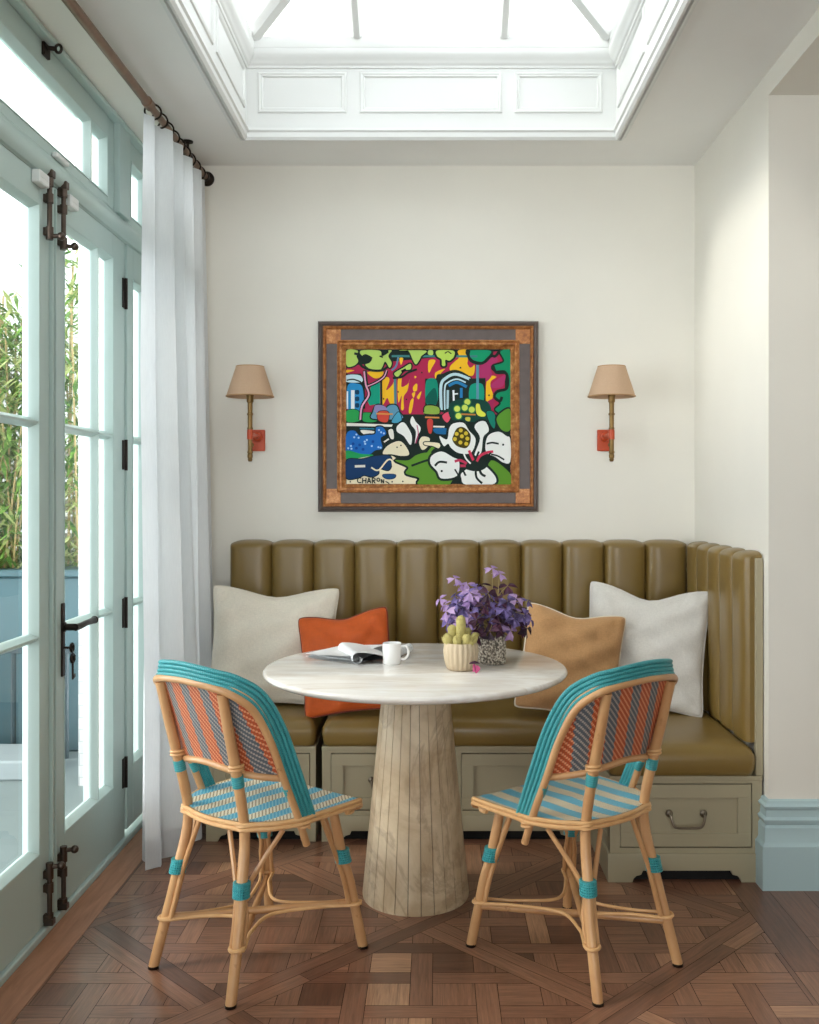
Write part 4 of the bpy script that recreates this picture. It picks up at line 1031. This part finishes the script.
# facade: magenta with yellow flames
fill(1, [(60,200),(1500,60),(1500,640),(60,640)], 'B0294F', False)
for P in ([(385,330),(430,300),(450,330),(420,420),(470,380),(500,340),(500,540),(455,540),(430,490),(400,540),(385,540)], [(525,330),(560,310),(560,390),(620,360),(630,320),(615,420),(580,480),(580,590),(555,590),(560,470),(530,530)], [(665,390),(700,360),(700,420),(670,430)], [(640,520),(670,500),(650,620),(625,620)], [(655,450),(685,440),(670,490)], [(700,480),(740,430),(720,500)], [(250,255),(390,250),(370,300),(310,310)], [(60,235),(130,240),(60,260)], [(540,130),(575,130),(555,190)], [(680,290),(695,300),(680,312)]): fill(1, P, 'F5BE28')
for P in ([(300,60),(390,60),(390,190),(450,190),(430,290),(300,250),(230,240),(230,200),(270,160),(310,120)], [(35,150),(95,150),(60,220),(40,260),(28,240)], [(95,260),(180,225),(150,260),(100,320)], [(560,340),(600,290),(650,300),(600,340),(600,400),(620,470),(590,525),(555,520)], [(540,205),(560,205),(550,250)]): fill(2, P, 'F5BE28')
fill(2, [(385,170),(420,150),(445,190),(410,215)], 'B0294F'); fill(2, [(480,200),(630,110),(660,160),(600,220),(610,280),(560,340),(500,310)], 'B0346A')
fill(2, [(600,370),(720,280),(730,320),(700,390),(620,400)], 'B0346A'); fill(2, [(550,540),(620,500),(620,580),(550,590)], 'A82A5A')
# conifer mass on the right
fill(2, [(700,60),(775,60),(775,620),(640,600),(690,540),(640,460),(750,400),(740,250),(640,240),(620,200),(720,160),(680,70)], '0F8F62', True, 26)
fill(2, [(400,60),(590,60),(580,110),(530,160),(450,150),(410,110)], '12996A', True, 34)
# roof line
stroke(1, [(470,110),(1250,112)], 20, '3D7F80', False, False); stroke(1, [(500,300),(505,560)], 24, '4D7F8A', False, False); stroke(2, [(478,190),(480,530)], 26, '5B93A8', False, False); stroke(1, [(530,120),(510,200),(470,240)], 16, '5E86A8')
# pale green canopy
for P in ([(60,60),(160,60),(150,110),(165,160),(120,200),(60,195)], [(190,60),(360,60),(380,110),(440,80),(440,60),(470,60),(440,110),(470,170),(450,215),(410,160),(370,230),(290,235),(230,190),(270,170),(290,130),(240,95),(205,120)], [(540,60),(780,60),(740,110),(720,150),(690,185),(660,140),(620,60)], [(500,260),(570,220),(640,180),(640,230),(580,240),(530,295),(500,285)]): fill(1, P, 'B2D268', True, 22)
fill(2, [(110,60),(255,60),(265,110),(225,150),(185,145),(185,195),(155,195),(150,140),(110,110)], 'B9D65C', True, 30); fill(2, [(30,60),(70,60),(70,100),(30,95)], 'B2D268')
stroke(1, [(130,85),(190,110),(180,180)], 22); stroke(1, [(190,140),(230,105),(290,135)], 26); stroke(2, [(180,85),(210,70),(240,90)], 10); stroke(1, [(360,110),(390,120)], 14)
for P in ([(590,240),(560,250),(600,230)], [(480,310),(560,300),(620,260),(700,230)]): stroke(1, P, 20)
stroke(2, [(400,60),(395,110),(430,160),(520,175),(600,110),(640,110),(680,60)], 26); stroke(2, [(620,200),(650,260),(740,270),(745,400),(660,430),(630,480),(680,520),(700,480)], 26); stroke(1, [(180,180),(210,210),(290,240),(380,240),(430,210)], 22)
# left window
fill(1, [(60,270),(190,270),(225,340),(230,590),(60,590)], DK, False)
fill(1, [(60,285),(180,285),(200,345),(60,345)], 'C6E2EA'); stroke(1, [(60,330),(120,322),(190,345)], 12, '1C2A26')
fill(1, [(70,380),(150,360),(205,400),(205,590),(70,590)], '2A8CC8'); fill(1, [(100,420),(132,420),(132,590),(100,590)], 'E6EEF0', False); fill(1, [(60,430),(74,430),(74,590),(60,590)], 'E6EEF0', False)
for y in (440, 500, 560): fill(1, [(140,y-18),(172,y-18),(172,y+16),(140,y+16)], '16405E')
fill(1, [(280,390),(365,350),(365,540),(270,560),(250,520)], '159B7E', False); stroke(1, [(375,300),(378,560)], 16)
# right window
fill(2, [(100,310),(160,270),(280,235),(400,290),(430,340),(430,600),(110,600)], DK)
stroke(2, [(148,600),(145,380),(190,310),(280,275),(410,320)], 26, 'BFDCE4'); stroke(2, [(180,600),(180,400),(210,350),(290,320),(370,350)], 14, 'C6E2EA')
stroke(2, [(205,590),(208,420)], 22, 'A9CBD4'); stroke(2, [(215,380),(290,350),(380,390)], 26, '2A80B8'); stroke(2, [(330,400),(330,490)], 24, '2A80B8'); stroke(2, [(258,420),(262,528),(300,524)], 18, 'EAF0F2', False, False); stroke(2, [(262,456),(300,452)], 12, 'EAF0F2', False, False)
fill(2, [(0,315),(120,315),(120,555),(0,555)], DK, False); fill(2, [(12,335),(108,335),(108,540),(12,540)], '128C72'); fill(2, [(12,480),(90,400),(108,540),(12,540)], '0B5D50')
fill(2, [(400,315),(550,310),(550,570),(410,560)], DK, False); fill(2, [(412,380),(525,370),(525,540),(412,540)], '159B7E'); stroke(2, [(478,300),(478,540)], 24, '5B93A8', False, False)
# hedge and flower boxes
fill(1, [(60,610),(150,600),(180,640),(180,700),(60,700)], '2BA052', True, 10); fill(3, [(60,0),(140,0),(150,85),(60,85)], '2BA052'); fill(3, [(205,10),(330,20),(330,85),(215,85)], '2BA052', True, 8)
fill(1, [(300,620),(330,560),(380,560),(410,590),(450,560),(510,560),(540,620),(560,680),(300,680)], '5E93B0', True, 20); fill(1, [(320,560),(390,560),(430,600),(320,620)], '8C86B4')
fill(3, [(350,0),(440,0),(430,90),(350,75)], 'CF4A3C', True, 10); stroke(3, [(330,15),(480,20)], 14, 'D8924C'); fill(3, [(470,90),(530,0),(560,60),(540,95)], '4AA0C0', True, 10)
fill(2, [(0,570),(60,560),(125,580),(125,630),(60,625),(0,630)], '8FB04A', True, 18); fill(4, [(0,0),(125,0),(110,20),(0,15)], '8FB04A'); stroke(4, [(0,48),(130,52)], 14, 'D8924C', False, False); fill(4, [(20,75),(70,75),(60,190),(30,180)], 'C8443E'); fill(4, [(80,150),(200,150),(205,200),(100,195)], '1E6AA0', True, 10); fill(4, [(75,125),(180,128),(175,142),(75,140)], 'EDE8D6', False)
fill(4, [(160,30),(215,0),(235,40),(205,95),(170,70)], 'E2566E', True, 14)
fill(2, [(250,520),(560,520),(570,690),(250,690)], '14443A'); dots(2, [(292,590),(385,528),(362,580),(425,598),(305,655)], 27, 'C9DE62', '2B7A44', 10); fill(2, [(465,550),(495,550),(510,600),(550,635),(540,660),(490,655),(465,620)], 'DCE04E'); fill(4, [(370,50),(410,50),(405,85),(370,75)], 'C9C84E'); stroke(4, [(330,20),(460,25)], 14, 'C8843C', False, False); fill(4, [(560,0),(620,0),(640,60),(630,150),(590,100)], '15806C', True, 10)
# right hill
fill(4, [(650,70),(700,0),(775,-20),(775,160),(700,165)], '5C9430', True, 26)
# tree trunk
stroke(1, [(425,240),(400,300),(330,350),(250,385)], 32); stroke(1, [(225,240),(240,380),(265,460),(205,560),(185,690)], 36); stroke(1, [(425,240),(400,300),(330,350),(250,385)], 10, 'DFA0C0'); stroke(1, [(220,250),(235,370),(262,465),(200,570),(185,690)], 15, 'DFA0C0')
# white ledge and blue hydrangea
fill(3, [(60,100),(480,115),(470,135),(60,128)], 'E8E6DC', False); fill(3, [(190,165),(310,175),(320,200),(270,195),(220,205)], 'E8E6DC'); stroke(3, [(180,150),(330,155)], 12, '2A7A94', False, False)
fill(3, [(60,200),(130,170),(180,215),(250,210),(320,200),(330,140),(390,140),(420,200),(370,240),(385,330),(320,350),(250,390),(60,390)], '1F6CC0', True, 20)
fill(3, [(60,350),(190,380),(300,390),(270,425),(150,425),(60,430)], '22A05A'); dots(3, [(150,205),(130,230),(170,235),(225,270),(245,255),(290,310),(350,320),(370,325),(100,310),(75,330),(355,165),(375,185),(400,195),(105,335),(230,290)], 9, 'A9D0EC'); dots(3, [(120,290),(180,300),(210,340),(300,270),(150,330)], 13, '104A9A')
# sand and water
fill(3, [(390,380),(430,310),(530,265),(590,300),(630,385),(560,400),(470,385)], 'EDE3C4', True, 20)
fill(3, [(60,440),(350,390),(480,400),(590,470),(720,600),(720,655),(60,655)], 'EDE3C4', False)
fill(3, [(60,440),(200,430),(330,400),(450,400),(470,470),(440,530),(350,510),(350,560),(290,590),(220,575),(160,600),(60,600)], '163A66', True, 14); fill(3, [(395,570),(500,570),(495,600),(440,610),(400,595)], '1C4A7A', True, 8); stroke(3, [(135,495),(230,492)], 22, 'E6E4D8'); stroke(3, [(285,505),(350,530),(430,440),(470,440),(480,490)], 14, 'EDE3C4')
# leaf bottom centre
fill(3, [(500,440),(620,440),(700,390),(820,370),(1000,420),(1000,660),(720,660),(720,600),(600,560),(620,500)], '5F922E', True, 30)
stroke(3, [(650,490),(760,450),(830,430)], 20); stroke(3, [(800,380),(840,330),(900,290)], 26, '5F922E'); fill(4, [(600,440),(775,560),(775,660),(560,660)], '5F922E', True, 10)
# small white flower
fill(3, [(520,130),(580,95),(640,180),(655,240),(640,300),(580,220),(520,180)], 'EEF0EC', True, 26); fill(3, [(640,80),(660,40),(690,90),(735,150),(700,230),(680,290),(690,180),(650,120)], 'EEF0EC', True, 24); stroke(3, [(700,120),(712,200),(690,285)], 8, 'B03468'); fill(3, [(720,270),(750,225),(815,240),(800,310),(760,345),(735,330)], 'EDE3C4', True, 18); fill(4, [(0,275),(130,285),(125,330),(70,310),(0,300)], 'EDE3C4', True, 14); fill(3, [(440,170),(480,160),(490,240),(460,240)], 'E8E6DC', True, 8); stroke(3, [(400,275),(445,245)], 14, 'E8E6DC')
# big hibiscus
fill(4, [(130,220),(200,250),(220,150),(260,105),(350,100),(400,170),(460,250),(420,370),(310,375),(240,330),(210,290),(170,310)], 'EEF0EC', True, 34)
fill(4, [(450,140),(490,90),(550,90),(580,170),(530,230),(510,370),(450,390),(500,240)], 'EEF0EC', True, 34)
fill(4, [(550,290),(580,210),(670,180),(740,220),(775,250),(775,450),(710,460),(640,410),(560,370)], 'EEF0EC', True, 34)
fill(4, [(50,470),(60,400),(150,360),(250,410),(310,450),(290,580),(150,605),(110,540)], 'EEF0EC', True, 34)
fill(4, [(330,560),(380,520),(450,480),(520,470),(640,590),(610,660),(370,660),(330,600)], 'EEF0EC', True, 34)
fill(4, [(340,470),(440,410),(540,440),(560,500),(480,540),(370,520)], DK)
for a, c in (([(470,450),(500,400),(560,370),(620,360)], 'D03858'), ([(440,440),(420,400),(400,350)], 'D03858'), ([(380,470),(320,440),(270,450)], 'C23A5C'), ([(370,490),(320,490)], 'C23A5C')): stroke(4, a, 24, c)
stroke(4, [(340,340),(370,420),(415,470)], 14, 'EEF0EC'); stroke(4, [(560,290),(610,280),(670,290)], 16); stroke(4, [(90,490),(130,455),(200,460)], 20); stroke(4, [(600,385),(660,400),(720,435)], 14); stroke(4, [(490,500),(510,560),(550,585)], 22); stroke(4, [(460,540),(470,600),(520,650)], 20); stroke(4, [(350,540),(370,580)], 18); stroke(4, [(270,520),(300,570)], 14); stroke(4, [(450,450),(490,360)], 18); stroke(4, [(520,450),(600,370)], 16)
fill(4, [(255,220),(290,150),(350,140),(410,200),(410,280),(370,330),(290,310),(250,260)], '4A4010'); dots(4, [(325,168),(288,200),(372,195),(335,222),(272,247),(385,243),(322,278),(375,290)], 18, 'D8BE3A')
dots(4, [(152,538),(710,298)], 10, DK); dots(3, [(95,635),(475,635),(572,632),(555,305),(520,322)], 7, DK); dots(1, [(745,262),(605,505),(530,437),(397,500)], 7, DK); dots(2, [(322,218),(582,468)], 8, DK)
# signature
for P in ([(196,602),(170,600),(160,618),(162,634),(172,644),(196,642)], [(208,600),(206,650)], [(238,600),(236,650)], [(207,626),(237,624)], [(250,650),(264,598),(282,650)], [(254,632),(278,632)], [(296,652),(294,600),(316,602),(322,612),(316,624),(297,626)], [(304,626),(322,650)], [(347,600),(336,612),(338,626),(350,632),(362,626),(364,610),(347,600)], [(378,648),(378,612)], [(378,612),(398,648)], [(398,648),(400,612)], [(415,632),(432,640),(450,652)]):
    for a, c in zip(P, P[1:]): stroke(3, [a, c], 9.5, '14201C', False, False)
art.build('canvas', M['artwork'], pic, sharp=0, recalc=False)
b = MB(); b.box(AX0-.003, AX1+.003, YB-.0155, YB-.003, AZ0-.003, AZ1+.003); b.build('canvas_backing', M['frame_dark'], pic)

# ------------------------------------------------------------------ wall sconces
def sconce(x, label):
    r = empty('wall_sconce', (x, YB, 0), 0, label, 'wall lamp', 'wall sconces beside the painting')
    d = -.182
    b = MB(); b.lathe([(.0975,1.716),(.0565,1.843)], 48, (0,d,0)); b.f = b.f[:-2]; b.m = b.m[:-2]
    b.lathe([(.0955,1.716),(.0545,1.843)], 48, (0,d,0)); b.f = b.f[:-2]; b.m = b.m[:-2]
    sh = b.build('lamp_shade', M['shade_cloth'], r, sharp=60, recalc=False)
    for R_, z in ((.0975,1.718), (.0565,1.841)):
        m = MB(); m.tube([(R_*math.cos(a), d+R_*math.sin(a), z) for a in [2*PI*i/48 for i in range(48)]], .0018, 6, closed=True); m.build('shade_trim', M['shade_trim'], sh)
    m = MB(); m.lathe([(0,1.449),(.007,1.450),(.010,1.458),(.008,1.463),(.011,1.466),(.011,1.478),(.009,1.482),(.012,1.486),(.012,1.490),(.0095,1.494),(.0095,1.536),(.0095,1.582),(.012,1.584),(.012,1.588),(.0095,1.591),(.010,1.640),(.013,1.642),(.013,1.648),(.010,1.651),(.0105,1.692),(.014,1.696),(.014,1.712),(.016,1.722),(.012,1.735),(.012,1.790),(0,1.792)], 20, (0,d,0)); m.build('stem', M['sconce_metal'], r, sharp=40)
    m = MB(); m.box(-.031, .031, -.012, -.0005, 1.500, 1.592, .003); m.lathe([(.010,-.012),(.010,d)], 16, (0,0,1.562), axis='y'); m.lathe([(.022,-.012),(.020,-.022),(.014,-.026)], 20, (0,0,1.562), axis='y'); m.tube([(0,d,1.541),(0,d,1.581)], .0125, 18); m.build('bracket', M['red_lacquer'], r)
    m = MB(); m.ball((0, d+.03, 1.520), .010); m.tube([(0,d,1.520),(0,d+.03,1.520)], .004, 8); m.build('switch', M['sconce_metal'], r)
    m = MB(); m.ball((0, d, 1.80), .022, (1,1,1.3)); m.build('bulb', M['ceramic_white'], r)
sconce(-.771, 'brass wall sconce with beige shade, left of the painting'); sconce(.72, 'brass wall sconce with beige shade, right of the painting')

# ------------------------------------------------------------------ outside
b = MB(); b.box(-12, -1.255, -1, 12, -.16, -.04); struct(b.build('trim_4', M['patio']), 'pale grey patio paving outside the glazed doors', 'patio')
b = MB(); b.box(-1.665, -1.27, 4.55, 4.80, -.04, 3.6); tag(b.build('brick_pier', M['white_brick']), 'white painted brick pier outside behind the side light', 'garden wall')
b = MB(); b.box(-6, -1.0, 8.6, 8.8, -.04, 2.1); tag(b.build('garden_wall', M['render_far']), 'pale rendered garden wall beyond the bamboo', 'garden wall')
b = MB(); b.box(-3.2, -1.9, 4.62, 4.95, -.04, .055, .01); tag(b.build('stone_ledge', M['ledge']), 'low pale stone ledge on the patio, below the dark railing', 'ledge')
b = MB(); b.box(-3.4, -1.71, 5.15, 5.75, -.04, .88, .012); b.box(-3.42, -1.70, 5.13, 5.77, .88, .915, .006); tag(b.build('planter', M['planter']), 'teal blue raised planter holding the bamboo', 'planter')
rl = empty('garden_railing', (0, 5.02, 0), 0, 'dark vertical bar railing in front of the planter', 'railing')
b = MB(); b.box(-3.3, -1.86, -.015, .015, .50, .53, .003); b.build('top_rail', M['railing'], rl)
for i in range(16):
    b = MB(); b.tube([(-3.25+i*.09, 0, -.04), (-3.25+i*.09, 0, .505)], .014, 8); b.build('baluster', M['railing'], rl)
fn = empty('slat_fence', (0, 6.3, 0), 0, 'horizontal slat fence behind the bamboo', 'fence')
b = MB()
for i in range(14): b.box(-4.2, -1.8, 0, .02, .1+i*.11, .18+i*.11)
b.build('slats', M['fence_wood'], fn)
for x in (-4.1, -3.0, -1.9):
    b = MB(); b.box(x, x+.07, .021, .08, -.04, 1.66); b.build('post', M['fence_wood'], fn)
hs = empty('garden_house', (0,0,0), 0, 'pale house front with small windows seen beyond the garden', 'building')
b = MB(); b.box(-7.5, -2.6, 10.5, 11, -.04, 3.9); b.build('wall', M['render_far'], hs)
for x in (-5.4, -4.6, -3.8):
    b = MB(); b.box(x, x+.45, 10.46, 10.5, 1.3, 2.3); b.build('window', M['planter'], hs)
def bamboo(x, y, z0, h, n, seed, label, spread=.35):
    r = empty('bamboo', (x, y, z0), 0, label, 'bamboo', 'bamboo clumps in the planter'); rn = random.Random(seed); cu_ = MB(); lf = MB()
    for i in range(n):
        a = rn.random()*6.28; b0 = Vector((rn.uniform(-.12,.12), rn.uniform(-.12,.12), 0)); tp = b0+Vector((math.cos(a)*spread*rn.random(), math.sin(a)*spread*rn.random(), h*rn.uniform(.7, 1)))
        pth = cat([b0, b0.lerp(tp, .5)+Vector((0,0,.05)), tp], 6); cu_.tube(pth, .006, 6)
        for k in range(130):
            t = rn.uniform(.02, 1); p = pth[min(len(pth)-1, int(t*len(pth)))]+Vector((rn.gauss(0,.09), rn.gauss(0,.09), rn.gauss(0,.05)))
            th = rn.random()*6.28; d = Vector((math.cos(th), math.sin(th), rn.uniform(-1.1, .1))).normalized(); sd_ = d.cross(Vector((0,0,1))).normalized()*rn.uniform(.009,.016); L = rn.uniform(.09, .19)
            lf.add([p, p+d*L*.4+sd_, p+d*L, p+d*L*.4-sd_], [(0,1,2,3)], 1 if rn.random() < .35 else 0)
    cu_.build('canes', M['stem_green'], r); lf.build('foliage', [M['bamboo_leaf'], M['bamboo_pale']], r, sharp=0, recalc=False)
bamboo(-2.78, 5.46, .916, 1.5, 16, 21, 'dense green bamboo clump seen through the left door', .3)
bamboo(-2.40, 5.42, .916, 1.55, 20, 22, 'green bamboo clump right of the dense one, through the left door', .3)
bamboo(-1.98, 5.46, .916, 1.95, 12, 23, 'taller sparse bamboo seen through the door with the lever handle', .22)
bamboo(-3.15, 5.48, .916, 1.4, 12, 24, 'leftmost green bamboo clump at the photo edge', .3)

# ------------------------------------------------------------------ light
w = bpy.data.worlds.new('World'); bpy.context.scene.world = w; w.use_nodes = True; nt = w.node_tree; bg = nt.nodes['Background']
tc = nt.nodes.new('ShaderNodeTexCoord'); sx = nt.nodes.new('ShaderNodeSeparateXYZ'); nt.links.new(tc.outputs['Generated'], sx.inputs[0])
rp = nt.nodes.new('ShaderNodeValToRGB'); rp.color_ramp.elements[0].position = 0.0; rp.color_ramp.elements[0].color = (.90,.94,.98,1); rp.color_ramp.elements[1].position = .62; rp.color_ramp.elements[1].color = (.155,.165,.172,1)
e_ = rp.color_ramp.elements.new(.32); e_.color = (.40,.415,.43,1)
nt.links.new(sx.outputs[2], rp.inputs[0]); nt.links.new(rp.outputs[0], bg.inputs[0]); bg.inputs[1].default_value = 6.6
def portal(loc, rot, sx_, sy_):
    l = bpy.data.lights.new('portal', 'AREA'); l.shape = 'RECTANGLE'; l.size = sx_; l.size_y = sy_; l.cycles.is_portal = True
    o = bpy.data.objects.new('daylight_portal', l); C.objects.link(o); o.location = loc; o.rotation_euler = rot
portal((mx_, (gy0+gy1)/2, 3.55), (0, 0, 0), 1.5, 2.7)
portal((-1.30, 2.75, 1.35), (0, rad(-90), 0), 2.7, 2.5)
portal((.1, RY-.02, 1.4), (rad(90), 0, 0), 2.0, 2.0)
sun = bpy.data.lights.new('sun', 'SUN'); sun.energy = 1.7; sun.angle = rad(18); sun.color = (1, .96, .9)
so = bpy.data.objects.new('sun', sun); C.objects.link(so); so.rotation_euler = (rad(12), rad(-52), 0)

# ------------------------------------------------------------------ camera
cam = bpy.data.cameras.new('camera'); co = bpy.data.objects.new('camera', cam); C.objects.link(co)
co.location = (0, 0, 1.32); co.rotation_euler = (PI/2, 0, 0)
cam.sensor_fit = 'HORIZONTAL'; cam.sensor_width = 36; cam.lens = 43.08; cam.shift_x = -.0336; cam.shift_y = -.0232; cam.clip_start = .05
sc = bpy.context.scene; sc.camera = co
sc.view_settings.view_transform = 'Standard'; sc.view_settings.look = 'None'; sc.view_settings.gamma = 1; sc.view_settings.use_curve_mapping = False
sc.view_settings.exposure = 0.5
